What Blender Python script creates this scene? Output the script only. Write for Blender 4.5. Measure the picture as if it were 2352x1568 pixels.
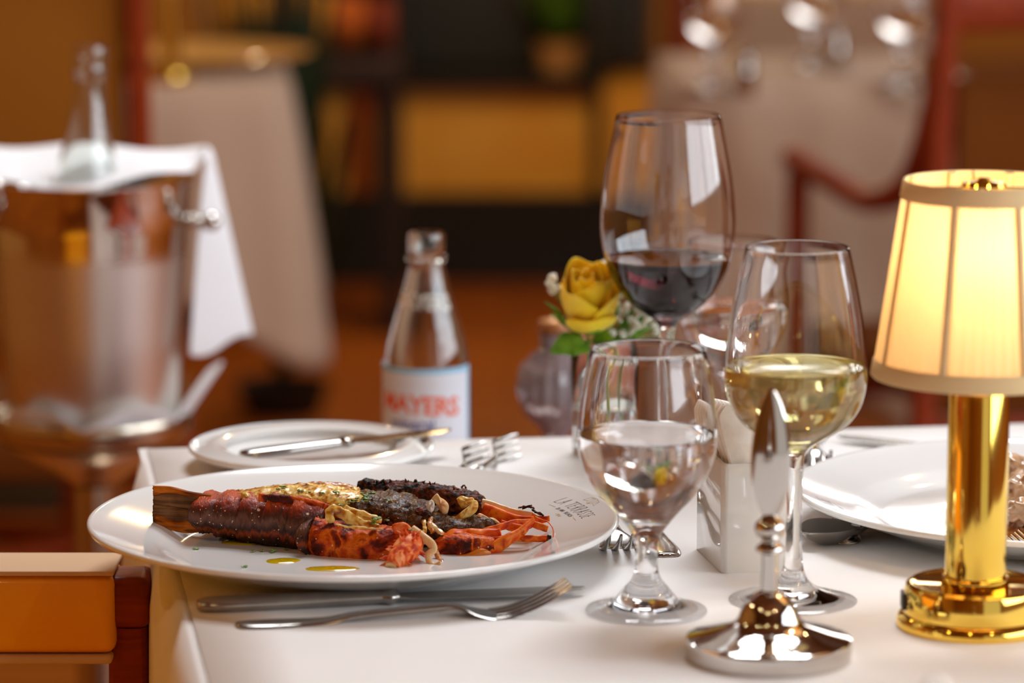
import bpy, bmesh, math, random
from mathutils import Vector, Matrix, noise
for o in list(bpy.data.objects): bpy.data.objects.remove(o)
S = bpy.context.scene
C = S.collection
PI = math.pi
# ---------------------------------------------------------------- camera
F = 8440.0; PITCH = math.atan(1427/F); CZ = 1.25
cam = bpy.data.cameras.new('camera'); co = bpy.data.objects.new('camera', cam); C.objects.link(co)
cam.sensor_width = 36; cam.lens = F/2352*36; cam.clip_start = .05; cam.clip_end = 60
co.location = (0, 0, CZ); co.rotation_euler = (PI/2-PITCH, 0, 0)
cam.dof.use_dof = True; cam.dof.focus_distance = 2.225; cam.dof.aperture_fstop = 4.7; cam.dof.aperture_blades = 0
S.camera = co
# ---------------------------------------------------------------- light
W = bpy.data.worlds.new('world'); S.world = W; W.use_nodes = True
wn = W.node_tree.nodes; wl = W.node_tree.links
bg = wn['Background']; bg.inputs[1].default_value = .55
bg.inputs[0].default_value = (1, .93, .85, 1)
def area(name, loc, target, sx, sy, power, col):
    l = bpy.data.lights.new(name, 'AREA'); l.shape = 'RECTANGLE'; l.size = sx; l.size_y = sy
    l.energy = power; l.color = col
    o = bpy.data.objects.new(name, l); C.objects.link(o); o.location = loc
    o.rotation_euler = (Vector(target)-Vector(loc)).to_track_quat('-Z', 'Y').to_euler()
    return o
area('daylight_right', (3.12, 1.3, 1.85), (.2, 2.1, .75), 4.4, 1.55, 125, (.84, .92, 1))
area('daylight_back', (1.8, 9.25, 2.1), (.9, 2.2, .8), 3.2, 1.2, 78, (1, .96, .90))
area('skylight_above_table', (.3, 3.6, 3.05), (.1, 2.3, .75), 1.1, .9, 72, (.93, .96, 1))
def bulb(name, loc, power, r=.03, col=(1, .68, .35)):
    l = bpy.data.lights.new(name, 'POINT'); l.energy = power; l.shadow_soft_size = r; l.color = col
    o = bpy.data.objects.new(name, l); C.objects.link(o); o.location = loc; return o
bulb('unseen_bulb', (-1.1, 1.0, 2.5), 7, .018); bulb('unseen_bulb', (.9, .6, 2.5), 7, .018); bulb('unseen_bulb', (-.2, .2, 2.6), 6, .018); bulb('unseen_bulb', (-1.9, 2.6, 2.3), 8, .018)
bulb('unseen_bulb', (-1.2, 4.1, 2.5), 7, col=(1, .70, .36)); bulb('unseen_bulb', (1.2, 4.2, 2.5), 7, col=(1, .70, .36)); bulb('unseen_bulb', (0, 6.4, 2.3), 22, col=(1, .68, .32)); bulb('unseen_bulb', (.15, 7.2, 1.15), 15, col=(1, .72, .36))  # ceiling pendants, save the last: a fixtureless fill added to brighten the console panels
S.view_settings.view_transform = 'Standard'; S.view_settings.look = 'None'
S.view_settings.exposure = 0.14; S.view_settings.gamma = 1; S.view_settings.use_curve_mapping = False
try: S.cycles.max_bounces = 24; S.cycles.transmission_bounces = 20; S.cycles.transparent_max_bounces = 16
except Exception: pass

# ---------------------------------------------------------------- helpers
SP, CP = math.sin(PITCH), math.cos(PITCH)
def at(px, py, Y):
    """world point seen at a photo position at distance Y in front of the lens"""
    a = (px-1176)/F; b = (784-py)/F
    dx, dy, dz = a, CP+b*SP, -SP+b*CP
    t = Y/dy
    return Vector((dx*t, Y, CZ+dz*t))
def onz(px, py, z):
    a = (px-1176)/F; b = (784-py)/F
    dx, dy, dz = a, CP+b*SP, -SP+b*CP
    t = (z-CZ)/dz
    return Vector((dx*t, dy*t, z))
def tag(o, label=None, cat=None, group=None, kind=None):
    if label: o['label'] = label
    if cat: o['category'] = cat
    if group: o['group'] = group
    if kind: o['kind'] = kind
    return o
def empty(name, loc, rz=0, label=None, cat=None, group=None):
    o = bpy.data.objects.new(name, None); C.objects.link(o); o.empty_display_size = .02
    o.location = loc; o.rotation_euler = (0, 0, rz)
    return tag(o, label, cat, group)
def obj(name, bm, m, parent=None, loc=None, smooth=True, ang=40, world=False):
    """link a bmesh as ONE mesh object; world=True: verts are given in world space"""
    me = bpy.data.meshes.new(name)
    if world and parent is not None:
        inv = Matrix.LocRotScale(parent.location, parent.rotation_euler, parent.scale).inverted()
        bmesh.ops.transform(bm, matrix=inv, verts=bm.verts)
    bmesh.ops.recalc_face_normals(bm, faces=bm.faces)
    if smooth:
        for f in bm.faces: f.smooth = True
        lim = math.radians(ang)
        for e in bm.edges:
            if len(e.link_faces) == 2 and e.calc_face_angle(0) > lim: e.smooth = False
    bm.to_mesh(me); bm.free()
    me.materials.append(m)
    o = bpy.data.objects.new(name, me); C.objects.link(o)
    if parent: o.parent = parent
    if loc is not None: o.location = loc
    return o
def copy_tree(o, parent=None):
    c = o.copy(); C.objects.link(c); c.parent = parent
    for ch in list(o.children): copy_tree(ch, c)
    return c
def dup(o, loc, rz, label, group=None, sc=None):
    c = copy_tree(o); c.location = loc; c.rotation_euler = (0, 0, rz); c['label'] = label
    if group: c['group'] = group
    if sc: c.scale = (sc,)*3
    return c
def box(bm, x0, x1, y0, y1, z0, z1, bev=0, M=None):
    r = bmesh.ops.create_cube(bm, size=1)
    vs = r['verts']
    for v in vs: v.co = Vector(((x0+x1)/2+v.co.x*(x1-x0), (y0+y1)/2+v.co.y*(y1-y0), (z0+z1)/2+v.co.z*(z1-z0)))
    if M is not None: bmesh.ops.transform(bm, matrix=M, verts=vs)
    if bev:
        es = list({e for v in vs for e in v.link_edges})
        bmesh.ops.bevel(bm, geom=es, offset=bev, segments=3, affect='EDGES', profile=.5)
    return bm
def NB(): return bmesh.new()
def lathe(prof, seg=64, bm=None, off=(0, 0, 0), fn=None):
    bm = bm or NB(); rings = []
    for k, (r, z) in enumerate(prof):
        if r < 1e-6: rings.append([bm.verts.new((off[0], off[1], z+off[2]))]); continue
        ring = []
        for i in range(seg):
            a = 2*PI*i/seg; rr = r*(fn(a, z, k) if fn else 1)
            ring.append(bm.verts.new((off[0]+rr*math.cos(a), off[1]+rr*math.sin(a), z+off[2])))
        rings.append(ring)
    for A, B in zip(rings, rings[1:]):
        if len(A) == 1 and len(B) == 1: continue
        for i in range(seg):
            j = (i+1) % seg
            if len(A) == 1: bm.faces.new((A[0], B[j], B[i]))
            elif len(B) == 1: bm.faces.new((A[i], A[j], B[0]))
            else: bm.faces.new((A[i], A[j], B[j], B[i]))
    return bm
def cat_rom(pts, n):
    P = [list(p) for p in pts]; out = []
    for i in range(len(P)-1):
        p0 = P[max(i-1, 0)]; p1 = P[i]; p2 = P[i+1]; p3 = P[min(i+2, len(P)-1)]
        for k in range(n):
            t = k/n; t2 = t*t; t3 = t2*t
            out.append([.5*((2*b)+(-a+c)*t+(2*a-5*b+4*c-d)*t2+(-a+3*b-3*c+d)*t3) for a, b, c, d in zip(p0, p1, p2, p3)])
    out.append(P[-1]); return out
def loft(bm, rows, seg=16, up=(0, 0, 1), n=1, disp=None, round_ends=True, power=2.0):
    """rows: (x,y,z, half width, half height) along a path; superellipse cross sections"""
    if n > 1: rows = cat_rom(rows, n)
    pts = [Vector(r[:3]) for r in rows]; rings = []
    up = Vector(up).normalized()
    for i, r in enumerate(rows):
        t = (pts[min(i+1, len(pts)-1)]-pts[max(i-1, 0)]).normalized()
        side = t.cross(up)
        side = side.normalized() if side.length > 1e-5 else Vector((1, 0, 0))
        u = side.cross(t).normalized()
        ring = []
        for k in range(seg):
            a = 2*PI*k/seg; c, s = math.cos(a), math.sin(a)
            c = math.copysign(abs(c)**(2/power), c); s = math.copysign(abs(s)**(2/power), s)
            d = side*c*max(r[3], 1e-5)+u*s*max(r[4], 1e-5); p = pts[i]+d
            if disp: p = p+d.normalized()*disp(p, i/(len(rows)-1), a)
            ring.append(bm.verts.new(p))
        rings.append(ring)
    for A, B in zip(rings, rings[1:]):
        for k in range(seg): bm.faces.new((A[k], A[(k+1) % seg], B[(k+1) % seg], B[k]))
    bm.faces.new(rings[0]); bm.faces.new(list(reversed(rings[-1])))
    return bm
def tube(bm, pts, r, seg=8, n=1, up=(0, 0, 1)):
    if not isinstance(r, (list, tuple)): r = [r]*len(pts)
    return loft(bm, [(*p, a, a) for p, a in zip(pts, r)], seg, up, n)
def blob(bm, c, rx, ry, rz, amp=.1, fr=60, sub=3, M=None, seed=0):
    r = bmesh.ops.create_icosphere(bm, subdivisions=sub, radius=1)
    for v in r['verts']:
        d = v.co.normalized()
        k = 1+amp*noise.noise(Vector((d.x*fr*.03+seed, d.y*fr*.03+c[0]*9, d.z*fr*.03)))*2+amp*.5*noise.noise(d*fr*.08+Vector((seed, 3, 1)))
        v.co = Vector((d.x*rx*k, d.y*ry*k, d.z*rz*k))
    if M is not None: bmesh.ops.transform(bm, matrix=M, verts=r['verts'])
    bmesh.ops.translate(bm, vec=Vector(c), verts=r['verts'])
    return bm
def prism(bm, pts, y0, y1, axis='y'):
    def P(a, b, t):
        return {'y': (a, t, b), 'x': (t, a, b), 'z': (a, b, t)}[axis]
    A = [bm.verts.new(P(a, b, y0)) for a, b in pts]; B = [bm.verts.new(P(a, b, y1)) for a, b in pts]
    bm.faces.new(A); bm.faces.new(list(reversed(B))); n = len(A)
    for i in range(n): bm.faces.new((A[i], B[i], B[(i+1) % n], A[(i+1) % n]))
    return bm
# ---------------------------------------------------------------- materials
def srgb(r, g, b):
    f = lambda c: (c/255/12.92 if c/255 <= .04045 else ((c/255+.055)/1.055)**2.4)
    return (f(r), f(g), f(b), 1)
def pm(name, col, rough=.5, metal=0, trans=0, ior=1.45, coat=0, sheen=0, spec=.5, emit=None, es=0, sss=0):
    m = bpy.data.materials.new(name); m.use_nodes = True
    b = m.node_tree.nodes['Principled BSDF']; I = b.inputs
    I['Base Color'].default_value = col; I['Roughness'].default_value = rough; I['Metallic'].default_value = metal
    I['Transmission Weight'].default_value = trans; I['IOR'].default_value = ior; I['Coat Weight'].default_value = coat
    I['Coat Roughness'].default_value = .04; I['Sheen Weight'].default_value = sheen; I['Specular IOR Level'].default_value = spec
    if sss: I['Subsurface Weight'].default_value = sss; I['Subsurface Scale'].default_value = .004
    if emit: I['Emission Color'].default_value = emit; I['Emission Strength'].default_value = es
    return m
def N(m, t, **kw):
    n = m.node_tree.nodes.new(t)
    for k, v in kw.items():
        if k in n.inputs: n.inputs[k].default_value = v
        else: setattr(n, k, v)
    return n
def LK(m, a, b): m.node_tree.links.new(a, b)
def bsdf(m): return m.node_tree.nodes['Principled BSDF']
def coords(m, scale=(1, 1, 1), kind='Object'):
    t = N(m, 'ShaderNodeTexCoord'); mp = N(m, 'ShaderNodeMapping'); mp.inputs['Scale'].default_value = scale
    LK(m, t.outputs[kind], mp.inputs[0]); return mp.outputs[0]
def ramp(m, fac, stops):
    r = N(m, 'ShaderNodeValToRGB'); e = r.color_ramp.elements
    e[0].position, e[0].color = stops[0]; e[1].position, e[1].color = stops[-1]
    for p, c in stops[1:-1]:
        x = e.new(p); x.color = c
    LK(m, fac, r.inputs[0]); return r.outputs[0]
def noisy(m, stops, scale=100, detail=6, stretch=(1, 1, 1), dist=0, bump=0, bscale=None, bdist=.001, rr=None, kind='Object'):
    """base colour from a noise ramp, optional bump and roughness variation"""
    c = coords(m, stretch, kind)
    n = N(m, 'ShaderNodeTexNoise', Scale=scale, Detail=detail, Distortion=dist); LK(m, c, n.inputs['Vector'])
    col = ramp(m, n.outputs['Fac'], stops); LK(m, col, bsdf(m).inputs['Base Color'])
    if rr:
        r = N(m, 'ShaderNodeMapRange'); r.inputs['To Min'].default_value = rr[0]; r.inputs['To Max'].default_value = rr[1]
        LK(m, n.outputs['Fac'], r.inputs[0]); LK(m, r.outputs[0], bsdf(m).inputs['Roughness'])
    if bump:
        n2 = N(m, 'ShaderNodeTexNoise', Scale=bscale or scale*2, Detail=8); LK(m, c, n2.inputs['Vector'])
        b = N(m, 'ShaderNodeBump', Strength=bump, Distance=bdist); LK(m, n2.outputs['Fac'], b.inputs['Height'])
        LK(m, b.outputs[0], bsdf(m).inputs['Normal'])
    return col
def spots(m, base, col, scale=200, size=.12, jitter=1.0, thin=.5):
    """small round speckles over a colour socket"""
    c = coords(m)
    v = N(m, 'ShaderNodeTexVoronoi', Scale=scale, Randomness=jitter); LK(m, c, v.inputs['Vector'])
    r = ramp(m, v.outputs['Distance'], [(0, (1, 1, 1, 1)), (size, (1, 1, 1, 1)), (size+.06, (0, 0, 0, 1))])
    bw = N(m, 'ShaderNodeMath', operation='GREATER_THAN'); bw.inputs[1].default_value = thin
    sep = N(m, 'ShaderNodeSeparateColor'); LK(m, v.outputs['Color'], sep.inputs[0]); LK(m, sep.outputs[0], bw.inputs[0])
    mu = N(m, 'ShaderNodeMath', operation='MULTIPLY'); LK(m, r, mu.inputs[0]); LK(m, bw.outputs[0], mu.inputs[1])
    mx = N(m, 'ShaderNodeMix', data_type='RGBA'); LK(m, mu.outputs[0], mx.inputs['Factor'])
    LK(m, base, mx.inputs[6]); mx.inputs[7].default_value = col
    LK(m, mx.outputs[2], bsdf(m).inputs['Base Color']); return mx.outputs[2]
def wood(name, c1, c2, stretch=(6, 60, 60), rough=.4, coat=.2):
    m = pm(name, c1, rough, coat=coat, spec=.3); noisy(m, [(.3, c1), (.7, c2)], 1, 4, stretch, 1.2, .15, 3, .001); return m
PORC = pm('white_porcelain', (.80, .79, .77, 1), .12, coat=.6)
STEEL = pm('polished_steel', (.4, .38, .36, 1), .16, 1)
noisy(STEEL, [(.3, (.37, .345, .32, 1)), (.7, (.44, .415, .39, 1))], 60, 3, rr=(.12, .2))
CHROME = pm('chrome', (.58, .54, .50, 1), .06, 1)
GOLD = pm('polished_brass', (.95, .62, .10, 1), .09, 1)
noisy(GOLD, [(.3, (.93, .60, .09, 1)), (.7, (.97, .66, .13, 1))], 30, 2, rr=(.07, .11))
GLASS = pm('clear_glass', (1, 1, 1, 1), 0, trans=1, ior=1.47)
GREENGLASS = pm('pale_bottle_glass', (.93, .97, .95, 1), .01, trans=1, ior=1.47)
WATER = pm('water', (1, 1, 1, 1), 0, trans=1, ior=1.33)
INK = pm('dark_print', srgb(62, 54, 48), .5); GINK = pm('gold_print', srgb(196, 160, 110), .4)
REDWOOD = wood('red_stained_wood', srgb(112, 34, 2), srgb(150, 54, 3), (5, 70, 70), .5, .04)
def cloth_mat(name, col, fine=900):
    m = pm(name, col, .92, sheen=.15, spec=.2)
    c = coords(m)
    w1 = N(m, 'ShaderNodeTexWave', Scale=fine, bands_direction='X'); w2 = N(m, 'ShaderNodeTexWave', Scale=fine, bands_direction='Y')
    LK(m, c, w1.inputs[0]); LK(m, c, w2.inputs[0])
    a = N(m, 'ShaderNodeMath', operation='ADD'); LK(m, w1.outputs['Fac'], a.inputs[0]); LK(m, w2.outputs['Fac'], a.inputs[1])
    n = N(m, 'ShaderNodeTexNoise', Scale=9, Detail=4); LK(m, c, n.inputs[0])
    b = N(m, 'ShaderNodeBump', Strength=.12, Distance=.0003); LK(m, a.outputs[0], b.inputs['Height'])
    b2 = N(m, 'ShaderNodeBump', Strength=.25, Distance=.006); LK(m, n.outputs['Fac'], b2.inputs['Height']); LK(m, b.outputs[0], b2.inputs['Normal'])
    LK(m, b2.outputs[0], bsdf(m).inputs['Normal']); return m
LINEN = cloth_mat('white_linen', (.80, .775, .76, 1))
NAPKIN = cloth_mat('white_napkin_cloth', (.80, .80, .82, 1))
# ================================================================ the room
def struct(name, bm, m, smooth=False): return tag(obj(name, bm, m, smooth=smooth), kind='structure')
FLOOR = pm('brown_floor', srgb(128, 74, 18), .45, coat=.1)
c0 = coords(FLOOR, (1, 1, 1))
br = N(FLOOR, 'ShaderNodeTexBrick', Scale=1.0); br.inputs['Color1'].default_value = srgb(168, 88, 10); br.inputs['Color2'].default_value = srgb(146, 72, 8)
br.inputs['Mortar'].default_value = srgb(90, 48, 12); br.inputs['Mortar Size'].default_value = .004; br.inputs['Brick Width'].default_value = .9; br.inputs['Row Height'].default_value = .12
LK(FLOOR, c0, br.inputs[0]); LK(FLOOR, br.outputs[0], bsdf(FLOOR).inputs['Base Color'])
struct('floor', box(NB(), -3.2, 3.2, -2, 8.8, -.05, 0), FLOOR)
WALLM = pm('ochre_wall', srgb(176, 120, 48), .8); noisy(WALLM, [(.3, srgb(168, 108, 36)), (.7, srgb(184, 126, 52))], 3, 4, bump=.1, bdist=.002)
WAIN = wood('brown_wainscot', srgb(126, 74, 16), srgb(150, 94, 26), (20, 20, 1.5), .5, .1)
CEIL = wood('dark_timber_ceiling', srgb(96, 58, 30), srgb(128, 82, 44), (2, 20, 2), .7, 0)
bm = NB()                       # back wall with a wide window opening
box(bm, -3.2, 3.2, 8.7, 8.8, 0, 1.68); box(bm, -3.2, 3.2, 8.7, 8.8, 2.34, 3.2)
box(bm, -3.2, .46, 8.7, 8.8, 1.68, 2.34); box(bm, 3.15, 3.2, 8.7, 8.8, 1.68, 2.34)
struct('wall_back', bm, WALLM)
bm = NB(); box(bm, -3.2, 3.2, 8.66, 8.7, 0, .46, .004); struct('baseboard_back', bm, WAIN)
struct('wall_left', box(NB(), -3.3, -3.2, -2, 8.8, 0, 3.2), WALLM)
bm = NB(); box(bm, -3.2, .75, -2.1, -2, 0, 3.2); box(bm, 3.0, 3.2, -2.1, -2, 0, 3.2); box(bm, .75, 3.0, -2.1, -2, 2.5, 3.2); struct('wall_front', bm, WAIN)
bm = NB(); box(bm, 3.2, 3.3, -2, 8.8, 0, 1.0); box(bm, 3.2, 3.3, -2, 8.8, 2.7, 3.2)
box(bm, 3.2, 3.3, -2, -.95, 1, 2.7); box(bm, 3.2, 3.3, 3.55, 8.8, 1, 2.7)
struct('wall_right', bm, WALLM)
bm = NB()                       # ceiling with a roof light above the tables
box(bm, -3.2, 3.2, -2, 2.8, 3.1, 3.2); box(bm, -3.2, 3.2, 4.0, 8.8, 3.1, 3.2); box(bm, -3.2, -.3, 2.8, 4, 3.1, 3.2); box(bm, .9, 3.2, 2.8, 4, 3.1, 3.2)
struct('ceiling', bm, CEIL)
for k in range(5): struct('trim_%d' % (k+1), box(NB(), -3.2, 3.2, -1.2+k*2.3, -1.06+k*2.3, 2.92, 3.1), CEIL)
bm = NB()
for x in (.49, 1.37, 2.25, 3.12): box(bm, x-.02, x+.02, 8.70, 8.74, 1.68, 2.34)
box(bm, .49, 3.1, 8.70, 8.74, 1.68, 1.72); box(bm, .49, 3.1, 8.70, 8.74, 2.30, 2.34); struct('window_1', bm, CEIL)
bm = NB()
for y in (-.92, .17, 1.28, 2.4, 3.52): box(bm, 3.14, 3.2, y-.03, y+.03, 1, 2.7)
box(bm, 3.14, 3.2, -.95, 3.55, 1, 1.06); box(bm, 3.14, 3.2, -.95, 3.55, 2.64, 2.7); struct('window_2', bm, CEIL)

# shrub outside the back window, seen only as a leafy edge in reflections
rnd = random.Random(2); bm = NB()
for k in range(420):
    x = .4+abs(rnd.gauss(0, .55)); z = 1.55+rnd.random()**1.1*.9; y = rnd.uniform(8.86, 9.02); a = rnd.uniform(0, PI); l = rnd.uniform(.05, .11)
    d = Vector((math.cos(a)*l, rnd.uniform(-.02, .02), math.sin(a)*l)); p = Vector((x, y, z)); loft(bm, [(*(p-d), .001, .001), (*p, l*.22, .003), (*(p+d), .001, .001)], 6, (0, 1, 0), 2)
tag(obj('shrub', bm, pm('dark_leaves', srgb(30, 50, 20), .6)), 'leafy shrub outside the back window above the picture', 'shrub')

# ================================================================ tables and cloths
TZ = .75
def table(name, cx, cy, w, d, rz, label, hang, seed=0, mat=LINEN, flare=.055, clabel='', group=None, sk=1.0):
    zt = TZ-.004
    r = empty(name, (cx, cy, 0), rz, label, 'table', group)
    obj('tabletop', box(NB(), -w/2+.004, w/2-.004, -d/2+.004, d/2-.004, zt-.03, zt-.0005, .003), REDWOOD, r)
    obj('pedestal', lathe([(0, .03), (.035, .03), (.03, .1), (.03, .6), (.05, zt-.031), (0, zt-.031)], 24), REDWOOD, r)
    for a in range(4):
        an = PI/4+a*PI/2
        bm = NB(); tube(bm, [(0, 0, .05), (math.cos(an)*.2, math.sin(an)*.2, .035), (math.cos(an)*.38, math.sin(an)*.38, .018)], [.025, .02, .016], 8, 3)
        obj('foot', bm, REDWOOD, r)
    # cloth: flat top, rounded edge, pleated skirt with longer flared corners
    rnd = random.Random(seed); bm = NB()
    per = []; n1 = 70
    cr = .012
    hw, hd = w/2, d/2
    for side, (ax, ay, bx, by, nx, ny) in enumerate([(-hw, -hd, hw, -hd, 0, -1), (hw, -hd, hw, hd, 1, 0), (hw, hd, -hw, hd, 0, 1), (-hw, hd, -hw, -hd, -1, 0)]):
        L = math.hypot(bx-ax, by-ay)
        for i in range(n1):
            t = i/n1
            per.append((ax+(bx-ax)*t, ay+(by-ay)*t, nx, ny, min(t, 1-t)*L, side, t))
    n = len(per); NT = 16
    ph = [rnd.uniform(0, 6) for _ in range(8)]; fq = [rnd.uniform(17, 26) for _ in range(4)]
    rings = []
    rows = [(-.008, 0), (-.002, -.0003)] + [(None, k/NT) for k in range(1, NT+1)]
    for off, t in rows:
        ring = []
        for (x, y, nx, ny, dc, sd, tt) in per:
            corner = math.exp(-(dc/.10)**2)
            if off is not None:
                sx = x+nx*off; sy = y+ny*off; z = t
                if dc < .008:  pass
                ring.append((sx, sy, z)); continue
            hh = hang*(1+.36*corner)
            tq = t**.8
            s = dc+sd*3
            fold = .5+.5*math.sin(fq[sd]*s*2+ph[sd]+1.3*math.sin(7*s+ph[sd+4]))
            o = .006*min(1, t*10)+tq*sk*(.012+.034*fold*(1-corner*.5))
            cxn, cyn = x/hw, y/hd; l = math.hypot(cxn, cyn)
            fl = flare*corner*tq
            sx = x+nx*o*(1-corner*.3)+cxn/l*fl; sy = y+ny*o*(1-corner*.3)+cyn/l*fl
            ring.append((sx, sy, -hh*t))
        # average x/y around the corners so the skirt wraps them in a soft cone
        sm = []
        for i in range(n):
            w3 = 3 if off is None else 0
            a = [ring[(i+k) % n] for k in range(-w3, w3+1)]
            sm.append((sum(p[0] for p in a)/len(a), sum(p[1] for p in a)/len(a), ring[i][2]))
        rings.append([bm.verts.new(p) for p in sm])
    for A, B in zip(rings, rings[1:]):
        for i in range(n): bm.faces.new((A[i], A[(i+1) % n], B[(i+1) % n], B[i]))
    # flat top as grid fill
    g = []
    G = 26
    for j in range(G+1):
        row = []
        for i in range(G+1):
            x = (-hw+.008)+(w-.016)*i/G; y = (-hd+.008)+(d-.016)*j/G
            row.append(bm.verts.new((x, y, .0002*math.sin(x*30+y*11))))
        g.append(row)
    for j in range(G):
        for i in range(G): bm.faces.new((g[j][i], g[j][i+1], g[j+1][i+1], g[j+1][i]))
    co_ = obj('tablecloth', bm, mat, smooth=True, ang=70); co_.location = (cx, cy, TZ); co_.rotation_euler = (0, 0, rz)
    m = co_.modifiers.new('thickness', 'SOLIDIFY'); m.thickness = .0012; m.offset = -1
    tag(co_, clabel, 'tablecloth', group and 'white cloths on the tables behind')
    return r
ANG = math.radians(8.5)
ux, uy = math.cos(ANG), math.sin(ANG)          # along the far edge
FL = Vector((-.262, 2.510))                    # far left corner
TW, TD = 1.25, 1.30
cen = FL+Vector((ux, uy))*TW/2-Vector((-uy, ux))*TD/2
table('dining_table', cen.x, cen.y, TW, TD, ANG, sk=.16, label='large rectangular dining table under the white cloth in the foreground', hang=.30, seed=3,
      clabel='white linen tablecloth under the lobster plate and the wine glasses')
# ================================================================ plates
def plate_profile(R=.16, h=.0275, rw=.1235, rf=.107, foot=.09):
    zf = .0075
    return [(0, zf), (rf*.6, zf), (rf*.96, zf+.0004), (rf, zf+.001), (rf+.006, zf+.004), (rw-.004, zf+.0075), (rw, zf+.009), (rw+.006, zf+.0105),
            (R*.93, h-.0035), (R*.98, h-.0008), (R-.0016, h), (R-.0003, h-.0007), (R, h-.002), (R-.0008, h-.0034), (R*.97, h-.0048), (rw, zf+.004), (rf, zf-.0032), (foot+.005, zf-.004),
            (foot+.002, 0), (foot-.002, 0), (foot-.005, .003), (0, .0035)]
def plate_z(r, R=.16, h=.0275, rw=.1235, rf=.107):
    P = plate_profile(R, h, rw, rf)[:11]
    for (a, b), (c, d) in zip(P, P[1:]):
        if a <= r <= c: return b+(d-b)*(r-a)/(c-a+1e-9)
    return h
STROKE = {  # simple line letters on a 0..1 box
 'L': [[(.3, 1), (0, 0), (.75, .02)]], 'A': [[(0, 0), (.72, 1), (.75, 0)], [(.25, .38), (.85, .36)]],
 'T': [[(0, .96), (1, 1)], [(.55, .98), (.35, 0)]], 'E': [[(.85, .98), (.2, .96), (0, 0), (.65, .02)], [(.1, .52), (.6, .54)]],
 'R': [[(0, 0), (.2, 1), (.65, 1.02), (.8, .8), (.6, .55), (.12, .5)], [(.3, .5), (.6, .05), (.85, -.12)]],
 'S': [[(.85, .88), (.6, 1.02), (.3, .85), (.35, .6), (.6, .38), (.5, .05), (.2, -.05), (-.02, .12)]],
 'D': [[(0, 0), (.1, 1), (.5, .95), (.75, .5), (.5, .05), (0, 0)]], 'I': [[(0, 0), (.1, 1)]],
 'N': [[(0, 0), (.1, 1), (.6, 0), (.75, 1)]], 'B': [[(0, 0), (.1, 1), (.55, .9), (.5, .6), (.1, .5)], [(.1, .5), (.6, .4), (.6, .08), (0, 0)]],
 'C': [[(.75, .85), (.45, 1), (.1, .6), (.1, .2), (.4, 0), (.7, .1)]], 'H': [[(0, 0), (.1, 1)], [(.6, 0), (.7, 1)], [(.05, .5), (.65, .5)]],
 'M': [[(0, 0), (.15, 1), (.45, .3), (.8, 1), (.9, 0)]], 'Y': [[(0, 1), (.4, .5), (.8, 1)], [(.4, .5), (.35, 0)]], ' ': []}
def ribbon(bm, pts, w, fz):
    """flat ink line lying on the rim; pts in plate xy"""
    for (ax, ay), (bx, by) in zip(pts, pts[1:]):
        d = Vector((bx-ax, by-ay));
        if d.length < 1e-7: continue
        d.normalize(); nn = Vector((-d.y, d.x))*w/2; e = d*w*.4
        q = [(ax-e.x+nn.x, ay-e.y+nn.y), (bx+e.x+nn.x, by+e.y+nn.y), (bx+e.x-nn.x, by+e.y-nn.y), (ax-e.x-nn.x, ay-e.y-nn.y)]
        bm.faces.new([bm.verts.new((x, y, fz(x, y)+.00012)) for x, y in q])
def rim_print(parent, ang0):
    """printed crest and lettering round the rim, reading from outside in, centred on ang0"""
    fz = lambda x, y: plate_z(math.hypot(x, y))
    def place(pts, s0, r0):      # (s along the rim clockwise, t outward)
        out = []
        for s, t in pts:
            r = r0+t; a = ang0-(s+s0)/.145
            out.append((r*math.cos(a), r*math.sin(a)))
        return out
    def word(bm, txt, s0, r0, h, adv, w):
        s = s0
        for k, ch in enumerate(txt):
            for st in STROKE[ch]:
                # subdivide so strokes follow the rim
                P = []
                for (a, b), (c, d) in zip(st, st[1:]):
                    for q in range(3): P.append((a+(c-a)*q/3, b+(d-b)*q/3))
                P.append(st[-1])
                ribbon(bm, place([(x*adv*.85+y*h*.18, y*h) for x, y in P], s, r0), w, fz)
            s += adv*(.75 if ch in ' I' else 1)
        return s
    bm = NB(); word(bm, 'LA TERRASSE', -.0265, .1395, .0078, .0052, .00042); obj('name_print', bm, INK, parent, smooth=False)
    bm = NB(); word(bm, 'DIANI BEACH', -.0135, .1345, .0021, .0027, .0004); obj('place_print', bm, INK, parent, smooth=False)
    bm = NB()
    for l in ([(-.026, .1358-.1345), (-.017, .1358-.1345)], [(.0175, .0013), (.0265, .0013)]): ribbon(bm, place(l, 0, .1345), .0004, fz)
    ribbon(bm, place([(-.004, -.004), (-.001, -.0025), (0, -.0048), (.0015, -.0025), (.003, -.0045), (.0045, -.0028)], 0, .1345), .0005, fz)
    crest = [[(-.009, .001), (-.0065, .0055), (0, .0065), (.0065, .0055), (.009, .001), (.004, .002), (0, -.0005), (-.004, .002), (-.009, .001)],
             [(-.004, .002), (-.003, .0062)], [(0, -.0005), (-.001, .0064)], [(0, -.0005), (.003, .0062)], [(.004, .002), (.0065, .0055)]]
    for l in crest: ribbon(bm, place([(a, b) for a, b in l], 0, .1500), .0003, fz)
    obj('crest_print', bm, GINK, parent, smooth=False)
PC = Vector((-.0955, 2.166, TZ))                 # lobster plate
dp = empty('dinner_plate', PC, 0, 'large round white plate under the lobster with small printed lettering', 'plate', 'white dinner plates')
obj('dish', lathe(plate_profile(), 128), PORC, dp, ang=60)
PR = Vector((.336, 2.25, TZ))
dp2 = empty('dinner_plate', PR, 0, 'round white plate at the right edge behind the brass lamp, lettering upside down', 'plate', 'white dinner plates')
obj('dish', lathe(plate_profile(), 128), PORC, dp2, ang=60)
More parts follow.
